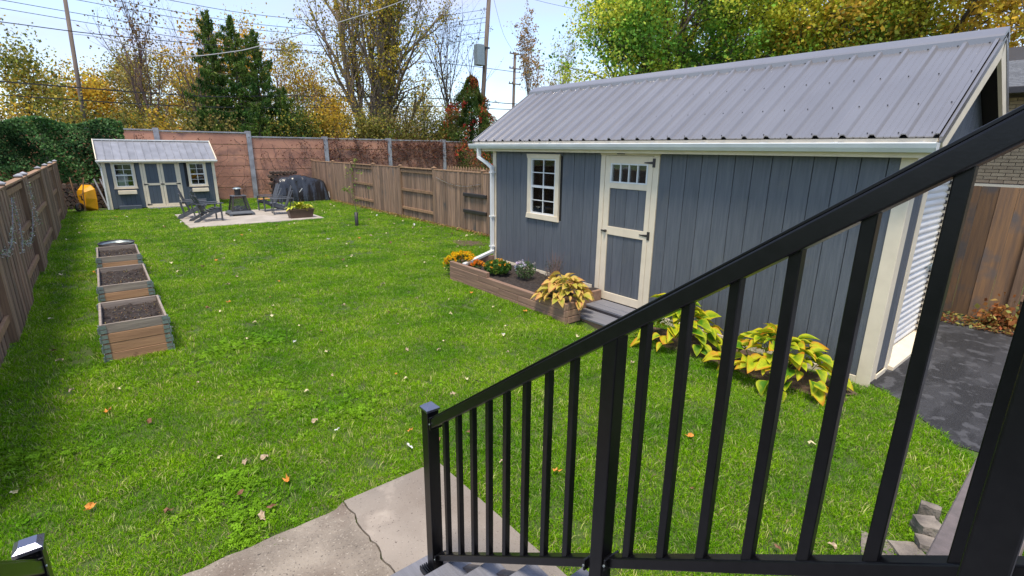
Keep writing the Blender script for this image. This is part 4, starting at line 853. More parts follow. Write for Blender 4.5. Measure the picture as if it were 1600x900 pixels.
# spruces
def spruce(label, x, y, h, rad, seed, dens=1., bare=.12):
    g = np.random.default_rng(seed); root = thing('spruce_tree', label, 'tree', (x, y, 0), group='dark spruces beyond the back wall'); m = MB(); m.tube([(0, 0, -.1), (.03, 0, h*.5), (0, 0, h)], [.16, .09, .015], 7); P = []; 
    nb = int(10.5*h*dens)
    for i in range(nb):
        t_ = bare+(1-bare)*(i+.5)/nb; z = h*t_; L_ = rad*(min(1, (1-t_)*1.7)**.85)*(.66+.44*math.sin(i*.9+seed))*g.uniform(.7, 1.15)+.13; a = i*2.4+g.normal()*.3; dr = .45*(1-t_)+.10; pts = []
        for k in range(5):
            s_ = k/4; pts.append((math.cos(a)*L_*s_, math.sin(a)*L_*s_, z-dr*L_*s_*1.2+.38*L_*s_*s_))
        m.tube(pts, [.022, .018, .014, .009, .004], 3, cap=False)
        nn = int(34+L_*105); s_ = g.uniform(.05, 1, nn)**.7; k = np.clip(s_*4, 0, 3.99).astype(int); pa = np.array(pts); q = pa[k]+(pa[k+1]-pa[k])*(s_*4-k)[:, None]; side = g.normal(size=nn)*.13*L_*(1.1-s_)
        q[:, 0] += -math.sin(a)*side; q[:, 1] += math.cos(a)*side; q[:, 2] -= abs(g.normal(size=nn))*.17+.02; P.append(q)
    P = np.concatenate(P); n = len(P); m.build('trunk', M['bark'], root)
    leaves('crown', P, g.uniform(.16, .30, n), palette(n, [(0.031, 0.086, 0.025), (0.062, 0.14, 0.031), (0.102, 0.187, 0.04), (0.156, 0.234, 0.047)], g, .3, P, 1.5), M['leaf'], root, .20, droop=1.3, seed=seed)
spruce('left spruce of the three, with a leaning narrow tip', 5.55, 32, 9.1, 2.0, 501)
spruce('middle spruce of the three, standing slightly forward', 6.45, 31.2, 8.9, 2.2, 502)
spruce('right spruce of the three, with a wide dark skirt', 7.75, 32.4, 8.6, 2.4, 503)
spruce('short broad spruce tucked under the right spruce', 8.6, 31, 5.6, 2.2, 504)
spruce('low dark spruce in front, just right of the small shed roof', 4.5, 30, 4.4, 1.4, 505)
spruce('low dark spruce standing against the wall below the three tall ones', 6.9, 29.6, 4.6, 2.0, 506)
# juniper with red creeper
def juniper():
    g = np.random.default_rng(520); root = thing('juniper_tree', 'dark conical juniper wrapped in scarlet creeper behind the wall', 'tree', (19.1, 27.9, 0)); h = 6.8
    def body(n, k0, k1, z0=.02):
        z = h*g.uniform(z0, 1, n)**.9; t_ = z/h; a = g.uniform(0, 6.28, n); rr_ = 2.25*np.clip((1-t_)*1.25, 0, 1)**.85+.05
        rr_ *= 1+.22*np.sin(a*4+z*2.1)+.16*np.sin(a*7-z*3.3)+.10*np.sin(z*6); r_ = rr_*g.uniform(k0, k1, n); return np.stack([r_*np.cos(a), r_*np.sin(a), z+.25*np.sin(a*3)*(t_ < .95)], 1)
    P = body(36000, .62, 1.06); leaves('crown', P, g.uniform(.08, .2, len(P)), palette(len(P), [(.04, .08, .02), (.07, .12, .025), (.11, .16, .035), (.16, .17, .05)], g, .3, P, 2), M['leaf'], root, .35, droop=-1., seed=521)
    P = body(15000, .95, 1.13, .04); f = np.sin(P[:, 0]*2.2+P[:, 2]*1.1+.6)+np.sin(P[:, 2]*1.9+P[:, 0]*1.3)+.8*np.sin(P[:, 0]*5.1-P[:, 2]*3.7)+g.normal(size=len(P))*.35; side = P[:, 0]*.75+P[:, 1]*.66; P = P[(f > .55) & (side < .5)]
    leaves('creeper_leaves', P, .12, palette(len(P), [(.30, .03, .03), (.42, .05, .04), (.52, .17, .05), (.24, .05, .03), (.16, .08, .03)], g, .2, P, 1.6), M['leaf'], root, .8, seed=522)
    MB().tube([(0, 0, -.1), (0, 0, 3), (0, 0, h-.3)], [.15, .1, .02], 6).build('trunk', M['bark'], root)
juniper()
# the big maple and the yellow trees beyond the shed
MAP = dict(kids=[11, 8, 6], ang=[.85, .75, .7], len=[.62, .5, .45], up=[.05, .06, .02, 0], wob=.14, **{'from': [.2, .15, .1]})
tree('maple_tree', 'large maple with green leaves turning yellow, towering behind the big shed', 22.4, 15.4, 13.5, .40, MAP, 80000, .125, [(0.097, 0.227, 0.032), (0.162, 0.324, 0.049), (0.259, 0.421, 0.049), (0.518, 0.583, 0.082), (0.85, 0.842, 0.097)], 601, .50, 'bark', trunks=2, jit=.3, freq=.9)
tree('maple_tree', 'yellow-green maple filling the sky above the shed ridge', 24.5, 10.0, 13.0, .36, MAP, 60000, .125, [(0.21, 0.33, 0.044), (0.42, 0.496, 0.06), (0.69, 0.66, 0.074), (0.85, 0.75, 0.09)], 602, .50, 'bark', jit=.3, freq=.9)
tree('honey_locust', 'bright yellow tree with dark limbs at the right beyond the ridge', 28.5, 7.2, 13.5, .32, dict(MAP, kids=[9, 7, 5]), 24000, .16, [(.60, .44, .05), (.55, .36, .05), (.50, .42, .06), (.32, .32, .06)], 603, .42, 'bark', jit=.2, freq=.8)
tree('honey_locust', 'golden tree above the brick house roof at the right edge', 25.5, 2.6, 11.5, .28, dict(MAP, kids=[9, 7, 5]), 24000, .15, [(.62, .46, .05), (.58, .38, .05), (.40, .38, .06)], 604, .42, 'bark', jit=.2, freq=.8)

# ================================================================== POLES AND WIRES
def pole(label, p, q, r, arms=(), box=None):
    root = thing('utility_pole', label, 'utility pole', (p[0], p[1], 0), group='utility poles'); m = MB().tube([p, q], [r*1.2, r], 10); m.build('pole', M['pole'], root, world=True, smooth=True)
    for (z, w_) in arms:
        t_ = (z-p[2])/(q[2]-p[2]); cx_ = p[0]+(q[0]-p[0])*t_; MB().box(cx_-w_/2, cx_+w_/2, p[1]-.2, p[1]-.1, z-.06, z+.06).build('crossarm', M['pole'], root, world=True)
        m = MB()
        for k in (-.45, -.2, .45): m.lathe((cx_+w_*k, p[1]-.15, z+.06), [(.0, 0), (.05, 0), (.06, .08), (.03, .16), (0, .18)], 6)
        m.build('insulators', M['wire'], root, world=True)
    if box:
        m = MB().box(*box); m.build('transformer_box', M['galv'], root, world=True, bevel=.03); x_ = box[1]; MB().box(x_, x_+.5, box[2]+.1, box[2]+.2, box[5]-.2, box[5]-.1).build('bracket', M['wire'], root, world=True)
pole('tall utility pole with a grey equipment box, right of the juniper', (21.7, 31, 0), (22.95, 31, 14.5), .14, [(12.9, 1.3)], (21.62, 22.22, 30.75, 31.25, 8.0, 9.35))
pole('smaller far utility pole with three crossarms', (40.1, 50, 0), (40.5, 50, 13.4), .16, [(13.2, 1.8), (11.6, 1.8), (9.9, 1.8)])
pole('leaning pale utility pole at the left above the ivy', (-.25, 33, 0), (.12, 33, 9.9), .08)
def wire(label, pts, r, mat='wire', group='overhead cables'):
    P = [Vector(p) for p in pts]; out = []
    for i in range(len(P)-1):
        a, b = P[max(i-1, 0)], P[i]; c, d = P[i+1], P[min(i+2, len(P)-1)]
        for k in range(5):
            t_ = k/5; out.append(.5*((2*b)+(-a+c)*t_+(2*a-5*b+4*c-d)*t_*t_+(-a+3*b-3*c+d)*t_**3))
    out.append(P[-1]); o = MB().tube(out, r, 4).build('overhead_cable', M[mat]); tag(o, label, 'cable', group); return o
wire('thick black cable low over the wall, upper of the pair', [(-8, 31, 5.1), (-2.6, 31, 4.93), (4.56, 31, 4.84), (9.25, 31, 5.16), (19.8, 31, 5.67), (25.8, 31, 5.69), (40, 33, 6.4)], .035)
wire('thick black cable low over the wall, lower of the pair', [(-8, 31.1, 4.5), (-2.7, 31.1, 4.4), (3.4, 31.1, 4.32), (8.84, 31.1, 4.53), (19.3, 31.1, 5.18), (24.9, 31.1, 5.27), (40, 33, 6.0)], .032)
wire('single dark cable crossing the whole sky at mid height', [(-8, 31, 7.35), (-2.16, 31, 7.25), (.92, 31, 7.2), (5.2, 31, 7.3), (10.9, 31, 7.51), (19.4, 31, 7.85), (22.5, 31, 7.9), (26.7, 31, 7.8), (40.2, 50, 10.5)], .022)
wire('pale sagging service cable swooping up across the trees', [(.12, 33, 7.4), (.8, 20, 5.41), (1.76, 20, 5.18), (2.76, 20, 5.14), (4.06, 20, 5.42), (4.97, 20, 5.71), (7.58, 20, 6.76), (10.9, 20, 8.23), (15, 19, 10.6)], .016, 'wire_pale')
for i, dz in enumerate((0, .35, .95, 1.25, 1.75)):
    wire(['lowest', 'second lowest', 'middle', 'second highest', 'highest'][i]+' of the five thin wires high above the spruces', [(-6, 34, 8.5+dz), (3.6, 34, 8.0+dz), (9.1, 34, 7.95+dz), (16, 34, 8.6+dz), (22.9, 31.3, 10.0+dz)], .016, 'wire')
wire('thin wire slanting from the tall pole towards the far pole', [(22.95, 31, 13), (31, 40, 12.6), (40.4, 50, 13.3)], .012)
wire('thin wire slanting right from the top of the tall pole', [(22.95, 31, 13.0), (30, 28, 12.1), (40, 24, 12.4)], .012)

# ================================================================== THINGS IN THE YARD
def raised_bed(label, x0, x1, y0, y1, h, seed, near=False):
    rt = thing('raised_bed', label, 'raised bed', ((x0+x1)/2, (y0+y1)/2, 0), group='wooden raised beds in a row'); t_ = .028; nb = 4; bh = h/nb
    for k in range(nb):
        z0, z1 = k*bh+.002, (k+1)*bh-.002; mt = M['bedgrey'] if (k == 3) else M['bed']; j = .003*(k % 2)
        box_part('board', mt, rt, x0+.03, x1-.03, y0+j, y0+t_, z0, z1, .003); box_part('board', mt, rt, x0+.03, x1-.03, y1-t_, y1-j, z0, z1, .003)
        box_part('board', M['bedgrey'] if k == 3 else M['bed'], rt, x0+j, x0+t_, y0, y1, z0, z1, .003); box_part('board', mt, rt, x1-t_, x1-j, y0, y1, z0, z1, .003)
    for (cx_, cy_, sx_, sy_) in ((x0, y0, 1, 1), (x1, y0, -1, 1), (x0, y1, 1, -1), (x1, y1, -1, -1)):
        m = MB()
        for k in range(nb):
            z0, z1 = k*bh+.01, (k+1)*bh-.012
            for (zz0, zz1) in ((z0, z0+(z1-z0)*.42), (z0+(z1-z0)*.55, z1)):
                m.box(min(cx_, cx_+sx_*.058), max(cx_, cx_+sx_*.058), min(cy_-sy_*.008, cy_-sy_*.002), max(cy_-sy_*.008, cy_-sy_*.002), zz0, zz1)
                m.box(min(cx_-sx_*.008, cx_-sx_*.002), max(cx_-sx_*.008, cx_-sx_*.002), min(cy_, cy_+sy_*.058), max(cy_, cy_+sy_*.058), zz0, zz1)
            m.tube([(cx_-sx_*.012, cy_-sy_*.012, z0+.004), (cx_-sx_*.012, cy_-sy_*.012, z1-.02)], .010, 6)
        m.build('corner_hinge', M['galv'], rt, world=True)
    s = rough_sheet(x0+t_, x1-t_, y0+t_, y1-t_, h-.085, .009, .035, seed).build('soil', M['soil'], rt, world=True)
    g = np.random.default_rng(seed); n = 240; P = np.stack([g.uniform(x0+.05, x1-.05, n), g.uniform(y0+.05, y1-.05, n), np.full(n, h-.068)], 1)-np.array(rt.location); leaves('mulch_chips', P, .03, palette(n, [(.16, .10, .06), (.03, .02, .02), (.30, .22, .10), (.22, .2, .19)], g), M['leaf'], rt, .4, seed=seed, normal=(0, 0, 3), kind='stuff')
raised_bed('nearest wooden raised bed with straw-flecked soil', -.27, .37, 7.0, 8.07, .46, 1, True)
raised_bed('middle wooden raised bed of the row', -.27, .36, 9.05, 10.48, .46, 2)
raised_bed('farthest wooden raised bed, next to the oval metal tub', -.27, .37, 11.5, 12.72, .46, 3)
tb = thing('oval_tub', 'oval dark-rimmed metal tub behind the farthest raised bed', 'tub', (.06, 13.2, 0)); m = MB(); k = 28; ring = [(.30*math.cos(a), .36*math.sin(a)) for a in np.linspace(0, 2*math.pi, k, endpoint=False)]
for (f_, z) in ((.92, 0), (1, .44), (.97, .44), (.9, .36)): m.v += [(x_*f_, y_*f_, z) for x_, y_ in ring]
for j in range(3):
    for i in range(k): i2 = (i+1) % k; m.f.append((j*k+i, j*k+i2, (j+1)*k+i2, (j+1)*k+i))
m.build('shell', M['galv'], tb, smooth=True); MB().tube([(x_*1.0, y_*1.0, .445) for x_, y_ in ring]+[(ring[0][0], ring[0][1], .445)], .014, 6).build('rim', M['gutterdark'], tb, smooth=True)
m = MB(); m.v = [(x_*.92, y_*.92, .40) for x_, y_ in ring]; m.f = [tuple(range(k))]; m.build('soil', M['soil'], tb)

def adirondack():
    rt = thing('adirondack_chair', 'x', 'chair', (0, 0, 0), group='dark adirondack chairs on the patio')   # faces +X, origin under the seat
    for y in (-.29, .29):
        MB().beam((.34, y, .0), (.34, y, .56), .03, .09, up=(0, 1, 0)).build('front_leg', M['adir'], rt, bevel=.004, center=True)
        m = MB().prism([(.36, .30), (.36, .40), (.20, .395), (-.46, .06), (-.50, 0), (-.36, 0), (.10, .24)], 1, y*.9-.014, y*.9+.014); m.build('stringer', M['adir'], rt, bevel=.003)
        m = MB().prism([(.42, y-.07), (.42, y+.07), (.30, y+.08), (-.34, y+.045), (-.36, y-.02), (.28, y-.06)], 2, .56, .585); m.build('armrest', M['adir'], rt, bevel=.004)
        MB().beam((-.28, y*.98, .10), (-.36, y*.98, .58), .03, .06, up=(0, 1, 0)).build('rear_post', M['adir'], rt)
    for i in range(6):
        x_ = .36-i*.095; z = .405-max(0, i-1)*.036; MB().beam((x_, -.27, z), (x_, .27, z), .085, .02, up=(.2, 0, 1)).build('seat_slat', M['adir'], rt, bevel=.003, center=True)
    for i in range(5):
        k = i-2; y = k*.105; top = 1.02-.045*k*k; a = Vector((-.10, y*.85, .24)); b = Vector((-.36, y*1.2, top)); m = MB().beam(a, b, .022, .118, up=(0, 1, 0)); m.build('back_slat', M['adir'], rt, bevel=.003)
    MB().beam((-.27, -.30, .55), (-.27, .30, .55), .05, .025).build('back_brace', M['adir'], rt); MB().beam((-.32, -.24, .82), (-.32, .24, .82), .03, .02).build('back_brace', M['adir'], rt)
    return rt
ch = adirondack()
spots = [(2.58, 19.15, R(8), 'dark adirondack chair nearest the left edge of the patio'), (2.35, 20.35, R(-8), 'dark adirondack chair behind the left one, by the small shed'), (5.08, 19.75, R(172), 'slate adirondack chair right of the fire pit, beside the yellow plant box'), (4.98, 21.0, R(188), 'dark adirondack chair farthest back, with a tan board on its seat')]
for i, (x_, y_, a, lb) in enumerate(spots):
    o = ch if i == 0 else copy_tree(ch); o.location = (x_, y_, .035); o.rotation_euler = (0, 0, a); o['label'] = lb
tag(MB().box(4.58, 4.98, 20.75, 21.15, .475, .50).build('tan_board', M['tan'], bevel=.01), 'tan wooden board resting on the farthest adirondack chair', 'board')
# fire pit
fp = thing('fire_pit', 'black outdoor fire pit with mesh sides and a short chimney on the patio', 'fire pit', (3.76, 20.3, .035))
m = MB()
for (a, z) in ((.40, .05), (.40, .085), (.33, .15)): m.v += [(-a, -a, z), (a, -a, z), (a, a, z), (-a, a, z)]
for j in range(2):
    for i in range(4): i2 = (i+1) % 4; m.f.append((j*4+i, j*4+i2, (j+1)*4+i2, (j+1)*4+i))
m.f += [(8, 9, 10, 11), (3, 2, 1, 0)]; m.build('base_tray', M['adir'], fp)
for sx_ in (-1, 1):
    for sy_ in (-1, 1): MB().box(sx_*.36-.05, sx_*.36+.05, sy_*.36-.05, sy_*.36+.05, 0, .052).build('foot', M['adir'], fp, center=True); MB().beam((sx_*.29, sy_*.29, .15), (sx_*.19, sy_*.19, .66), .05, .05, up=(0, 1, 0)).build('corner_post', M['iron'], fp)
for (a, b) in (((-1, -1), (1, -1)), ((1, -1), (1, 1)), ((1, 1), (-1, 1)), ((-1, 1), (-1, -1))):
    MB().quad((a[0]*.285, a[1]*.285, .16), (b[0]*.285, b[1]*.285, .16), (b[0]*.19, b[1]*.19, .65), (a[0]*.19, a[1]*.19, .65)).build('spark_screen', M['screen'], fp)
MB().box(-.235, .235, -.235, .235, .66, .685).build('top_plate', M['adir'], fp, bevel=.004); MB().lathe((0, 0, .685), [(.10, 0), (.10, .22)], 14).build('chimney', M['iron'], fp, smooth=True)
MB().lathe((0, 0, .915), [(.15, 0), (.13, .025), (.05, .05), (.0, .055)], 14).build('chimney_cap', M['galv'], fp, smooth=True)
g = random.Random(8); m = MB()
for i in range(6): a = g.uniform(0, 3.1); c = (g.uniform(-.1, .1), g.uniform(-.1, .1), .18+.02*i); m.tube([(c[0]-.15*math.cos(a), c[1]-.15*math.sin(a), c[2]), (c[0]+.15*math.cos(a), c[1]+.15*math.sin(a), c[2]+.02)], .03, 6)
m.build('ash_logs', M['wallpost'], fp)
# plant box
pb = thing('plant_box', 'brown rectangular plant box with bright yellow coleus on the patio corner', 'planter', (5.27, 18.3, .035)); m = MB()
for (a, b, z) in ((.36, .15, 0), (.42, .19, .27), (.44, .21, .27), (.44, .21, .30), (.40, .17, .30), (.39, .16, .25)): m.v += [(-a, -b, z), (a, -b, z), (a, b, z), (-a, b, z)]
for j in range(5):
    for i in range(4): i2 = (i+1) % 4; m.f.append((j*4+i, j*4+i2, (j+1)*4+i2, (j+1)*4+i))
m.f += [(20, 21, 22, 23), (3, 2, 1, 0)]; m.build('box', M['brownpot'], pb)
g = np.random.default_rng(3)
def bigleaves(parent, n, rad, z0, h, size, cols, seed, name='leaf'):
    g = np.random.default_rng(seed); mes = []
    for k, c in enumerate(cols):
        me = hosta_leaf(seed+k, size, size*.45); mt = bpy.data.materials.get('plain_leaf_%s' % seed+str(k)) or surf('plain_leaf_%s' % seed+str(k), c, tuple(v*.7 for v in c), .5, (20, 20, 20), bump=0, rnd=.3); me.materials.append(mt); mes.append(me)
    for i in range(n):
        o = bpy.data.objects.new(name, mes[i % len(mes)]); COL.objects.link(o); o.parent = parent; a = g.uniform(0, 6.28); r_ = g.uniform(.1, 1)
        o.location = (rad[0]*r_*math.cos(a), rad[1]*r_*math.sin(a), z0+h*g.uniform(.1, 1)*(1.1-r_*.6)); o.rotation_euler = (g.uniform(-.4, .4), -1.1+r_*1.2+g.uniform(-.3, .3), a); s_ = g.uniform(.8, 1.4); o.scale = (s_, s_, s_)
bigleaves(pb, 60, (.34, .15), .28, .20, .15, [(.62, .60, .03), (.50, .55, .03), (.70, .62, .05), (.35, .42, .04)], 900)
MB().tube([(.05, 0, .3), (.06, 0, .5), (.03, .02, .68)], [.008, .006, .003], 4).build('flower_stem', M['twig'], pb)
# small fruit tree with guard
yt = tree('young_fruit_tree', 'spindly young fruit tree with a black trunk guard in the lawn', 6.12, 15.42, 2.05, .016, dict(levels=2, kids=[8, 3], ang=[.55, .6], len=[.45, .45], sides=[5, 3, 3], up=[.1, .15, .1], **{'from': [.18, .2]}), 210, .055, [(.50, .25, .17), (.30, .32, .08), (.42, .40, .10), (.20, .27, .06)], 701, .05, 'twig', tlen=1.)
MB().lathe((0, 0, 0), [(.055, 0), (.055, .44), (.04, .44), (.035, .40)], 12).build('trunk_guard', M['gutterdark'], yt, smooth=True)
# tarp covered woodpile
def tarp():
    g = np.random.default_rng(77); rt = thing('tarp_covered_woodpile', 'firewood pile under a creased black tarp in the far right corner', 'woodpile', (7.15, 24.5, 0))
    nx, ny = 60, 44; V = []
    for j in range(ny):
        for i in range(nx):
            u = i/(nx-1); v = j/(ny-1); x_ = -1.12+2.24*u; prof = math.sin(math.pi*min(1, max(0, v)))
            ty = -.62+1.3*v; topz = (.92+.24*math.sin(math.pi*min(1, (u+.12)*.95)))*(1 if u > .04 else .9)
            z = topz*min(1, (min(v, 1-v)*5.2))**.55*min(1, (min(u, 1-u)*14+.12))**.5; ty2 = ty if .18 < v < .82 else (-.45-.25*(.18-v)/.18 if v < .18 else .5+.2*(v-.82)/.18)
            q_ = Vector((u*5, v*4, .3)); w = .09*abs(mnoise.noise(q_))+.07*abs(mnoise.noise(q_*2.3+Vector((7, 1, 2))))+.03*mnoise.noise(q_*5)-.03
            V.append((x_+w*.6, ty2+w, max(z+w*.8-.02, 0)))
    m = MB(); m.v = V
    for j in range(ny-1):
        for i in range(nx-1): n = j*nx+i; m.f.append((n, n+1, n+1+nx, n+nx))
    m.build('tarp', M['tarp'], rt, smooth=True)
    for i in range(26):
        x_ = -1.0-g.uniform(.02, .10); y_ = -.35+(i % 6)*.14; z = .1+(i//6)*.17; MB().tube([(x_, y_, z), (x_+.4, y_, z)], g.uniform(.055, .08), 7).build('log', M['log'], rt, center=True)
    MB().tube([(-.25, -.72, .45), (-.12, -.74, .62)], .012, 5).build('tie_rope', M['white'], rt); MB().tube([(1.10, -.66, .02), (1.11, -.62, .2), (1.10, -.60, .42)], .012, 5).build('tarp_hem', M['white'], rt)
tarp()
lp = thing('log_stack', 'dark stacked logs showing left of the black tarp', 'woodpile', (6.6, 25.6, 0)); g = random.Random(4)
for r_ in range(8):
    for c_ in range(7): MB().tube([(6.2+c_*.16+.08*(r_ % 2), 25.3+g.uniform(-.05, .05), .09+r_*.165), (6.2+c_*.16+.08*(r_ % 2), 25.8, .09+r_*.165)], g.uniform(.07, .09), 7).build('log', M['log'], lp, world=True, center=True)
lp = thing('log_stack', 'low dark log stack between the left fence and the small shed', 'woodpile', (-.6, 26, 0))
for r_ in range(6):
    for c_ in range(9): MB().tube([(-1.35+c_*.17+.08*(r_ % 2), 25.6+g.uniform(-.05, .05), .09+r_*.16), (-1.35+c_*.17+.08*(r_ % 2), 26.1, .09+r_*.16)], g.uniform(.065, .09), 7).build('log', M['log'], lp, world=True, center=True)
# wheelbarrow standing on its nose
wb = thing('wheelbarrow', 'yellow wheelbarrow stood upright against the logs by the small shed', 'wheelbarrow', (-.50, 24.75, 0), R(-48)); m = MB()
rim = [(-.30, .06), (-.34, .45), (-.33, .82), (-.20, .96), (.20, .96), (.33, .82), (.34, .45), (.30, .06), (.12, .0), (-.12, .0)]
fl = [(-.12, .22), (-.17, .5), (-.17, .72), (-.10, .80), (.10, .80), (.17, .72), (.17, .5), (.12, .22), (.06, .16), (-.06, .16)]
m.v = [(x_, .10, z) for x_, z in rim]+[(x_, -.17, z) for x_, z in fl]; m.f = [(i, (i+1) % 10, 10+(i+1) % 10, 10+i) for i in range(10)]+[tuple(range(10, 20))]
m.build('tray', M['yellow'], wb, smooth=False); MB().tube([(x_, .10, z) for x_, z in rim]+[(rim[0][0], .10, rim[0][1])], .014, 5).build('rim', M['yellow'], wb)
MB().box(-.03, .03, -.175, -.172, .42, .60).build('tray_lettering', M['iron'], wb)
for s_ in (-1, 1): MB().tube([(s_*.08, -.2, .02), (s_*.2, -.26, .7), (s_*.30, -.2, 1.25)], .018, 6).build('handle', M['fence_new'], wb); MB().tube([(s_*.2, -.2, .7), (s_*.2, -.42, .62), (s_*.14, -.22, .4)], .012, 5).build('leg', M['iron'], wb)
m = MB().lathe((0, 0, 0), [(.10, -.04), (.16, -.035), (.17, 0), (.16, .035), (.10, .04)], 16); m.v = [(z, x_-.32, y_+.18) for x_, y_, z in m.v]; m.build('wheel', M['iron'], wb, smooth=True)
for i, (x_, lb) in enumerate(((-.02, 'weathered wooden pole leaning by the wheelbarrow, left of two'), (.16, 'weathered wooden pole leaning by the wheelbarrow, closer to the shed'))):
    tag(MB().beam((x_-.15, 25.3, 1.15), (x_+.12, 24.75, .0), .035, .035).build('leaning_pole', M['wallpost']), lb, 'pole', 'leaning garden poles')
# garlands on the fences
def garland(label, pts, seed, cols, n=260):
    g = np.random.default_rng(seed); rt = thing('light_garland', label, 'string lights', pts[0], group='garlands on the fences'); b = Vector(pts[0]); P = [Vector(p)-b for p in pts]; m = MB().tube(P, .006, 4); m.build('cord', M['wire_pale'], rt)
    T = []
    for i in range(n): k = g.integers(0, len(P)-1); t_ = g.uniform(); T.append(tuple(P[k].lerp(P[k+1], t_)))
    T = np.array(T)+g.normal(size=(n, 3))*np.array([.015, .025, .035]); leaves('bulbs_and_leaves', T, .04, palette(n, cols, g), M['leaf'], rt, .4, seed=seed)
def swag(x_, y0, z0, y1, z1, sag, n=9): return [(x_, y0+(y1-y0)*i/n, z0+(z1-z0)*i/n-sag*4*(i/n)*(1-i/n)) for i in range(n+1)]
GC = [(.75, .78, .74), (.25, .36, .16), (.6, .65, .5), (.4, .3, .25)]
garland('string of leafy lights drooping on the nearest left fence boards', swag(-1.08, 8.6, 1.10, 10.7, 1.62, .25), 801, GC, 150)
garland('leafy light string hanging down the left fence post', [(-1.07, 10.7, 1.62), (-1.07, 10.75, 1.2), (-1.07, 10.6, .98), (-1.07, 10.3, .85)], 802, GC, 110)
garland('looped light string on the second left fence bay', swag(-1.08, 10.75, .95, 13.05, 1.2, .25), 803, GC, 150)
garland('light string hanging from the tallest left fence post cap', [(-1.05, 13.1, 1.70), (-1.05, 13.15, 1.4), (-1.05, 13.1, 1.15), (-1.05, 13.25, .95)], 804, GC, 110)
garland('dried brown garland swagged along the right fence near the shed', swag(8.38, 14.3, 1.52, 11.8, 1.45, .16), 805, [(.16, .12, .07), (.22, .18, .08)], 220)
for z in (1.10, .62):
    tag(MB().box(8.34, 8.405, 11.55, 12.7, z-.05, z+.05).build('dark_shelf', M['gutterdark'], bevel=.01), ('upper' if z > 1 else 'lower')+' dark bracket shelf on the brown fence by the downspout', 'shelf', 'dark shelves on the fence')
# brown patch of soil by the fence
m = MB(); k = 24
for i in range(k): a = 6.28*i/k; q = 1+.1*math.sin(4*a); m.v.append((7.36+.42*q*math.cos(a), 10.9+.5*q*math.sin(a), .012))
m.v.append((7.36, 10.9, .03)); m.f = [(i, (i+1) % k, k) for i in range(k)]; tag(m.build('soil_patch', M['mulch']), 'bare brown soil patch in the lawn near the downspout', 'soil', kind='stuff')

# ================================================================== NEIGHBOUR HOUSE
hs = thing('brick_house', 'neighbouring buff brick house with grey shingle roof at the right edge', 'house', (14, 1, 0))
box_part('wall_core', M['mortar'], hs, 14.02, 22, -8, 6, 0, 3.58)
bm = MB().box(-.045, .045, -.1, .1, -.0285, .0285).mesh('brick', M['brick'])
g = random.Random(2)
for r_ in range(24):
    for c_ in range(12):
        o = bpy.data.objects.new('brick', bm); COL.objects.link(o); o.parent = hs; o.location = (.045-g.uniform(.0, .006)-.0, 2.55-1-c_*.21-(.105 if r_ % 2 else 0), 1.87+r_*.0675)
box_part('brick_ledge', M['cream'], hs, 13.93, 14.02, -8, 6, 1.76, 1.82)
box_part('wall_face', M['brick'], hs, 13.985, 14.02, 2.72, 6, 0, 3.5); box_part('wall_face', M['brick'], hs, 13.985, 14.02, -8, -.12, 0, 3.5)
MB().prism([(13.45, 3.60), (18.5, 5.0), (23, 3.6), (23, 3.52), (13.45, 3.52)], 1, -9, 6.5).build('roof_deck', M['gutterdark'], hs, world=True)
for r_ in range(18):
    for c_ in range(12):
        x_ = 13.40+r_*.16; y_ = 5.6-c_*.5-(.25 if r_ % 2 else 0); z = 3.625+(x_-13.45)*.2772
        m = MB(); m.v = [(x_, y_-.495, z), (x_+.2, y_-.495, z+.05), (x_+.2, y_, z+.05), (x_, y_, z), (x_, y_-.495, z-.014), (x_, y_, z-.014)]; m.f = [(0, 1, 2, 3), (4, 0, 3, 5)]; m.build('shingle', M['shingle'], hs, world=True, center=True)
box_part('gutter', M['gutterdark'], hs, 13.33, 13.44, -9, 6.5, 3.48, 3.60, .01)
tree('weeds', 'pale green and rusty weeds at the foot of the cedar fence', 9.68, .9, .30, .01, dict(BUSH, kids=[6, 4]), 700, .07, [(.35, .36, .10), (.45, .40, .12), (.35, .15, .05)], 750, .10, 'twig', cat='weeds', trunks=5)
g = np.random.default_rng(76); n = 900; P = np.stack([g.uniform(9.3, 9.9, n), g.uniform(-.2, 2.2, n), .012+g.uniform(0, .04, n)], 1)
tag(leaves('leaf_litter', P, .07, palette(n, [(.35, .15, .06), (.42, .36, .10), (.25, .12, .06), (.3, .3, .1)], g), M['leaf'], None, .6, seed=77, normal=(0, 0, 2), kind='stuff'), 'rusty leaf litter along the cedar fence foot', 'leaves')

n = 1500; x_ = 8.36-abs(g.normal(size=n))*.12; P = np.stack([x_, g.uniform(11, 23.4, n), .03+g.uniform(0, .05, n)], 1)
tag(leaves('leaf_litter', P, .06, palette(n, [(.35, .20, .08), (.45, .36, .14), (.25, .12, .06)], g), M['leaf'], None, .6, seed=78, normal=(0, 0, 2), kind='stuff'), 'thin drift of dry leaves along the foot of the right fence', 'leaves')
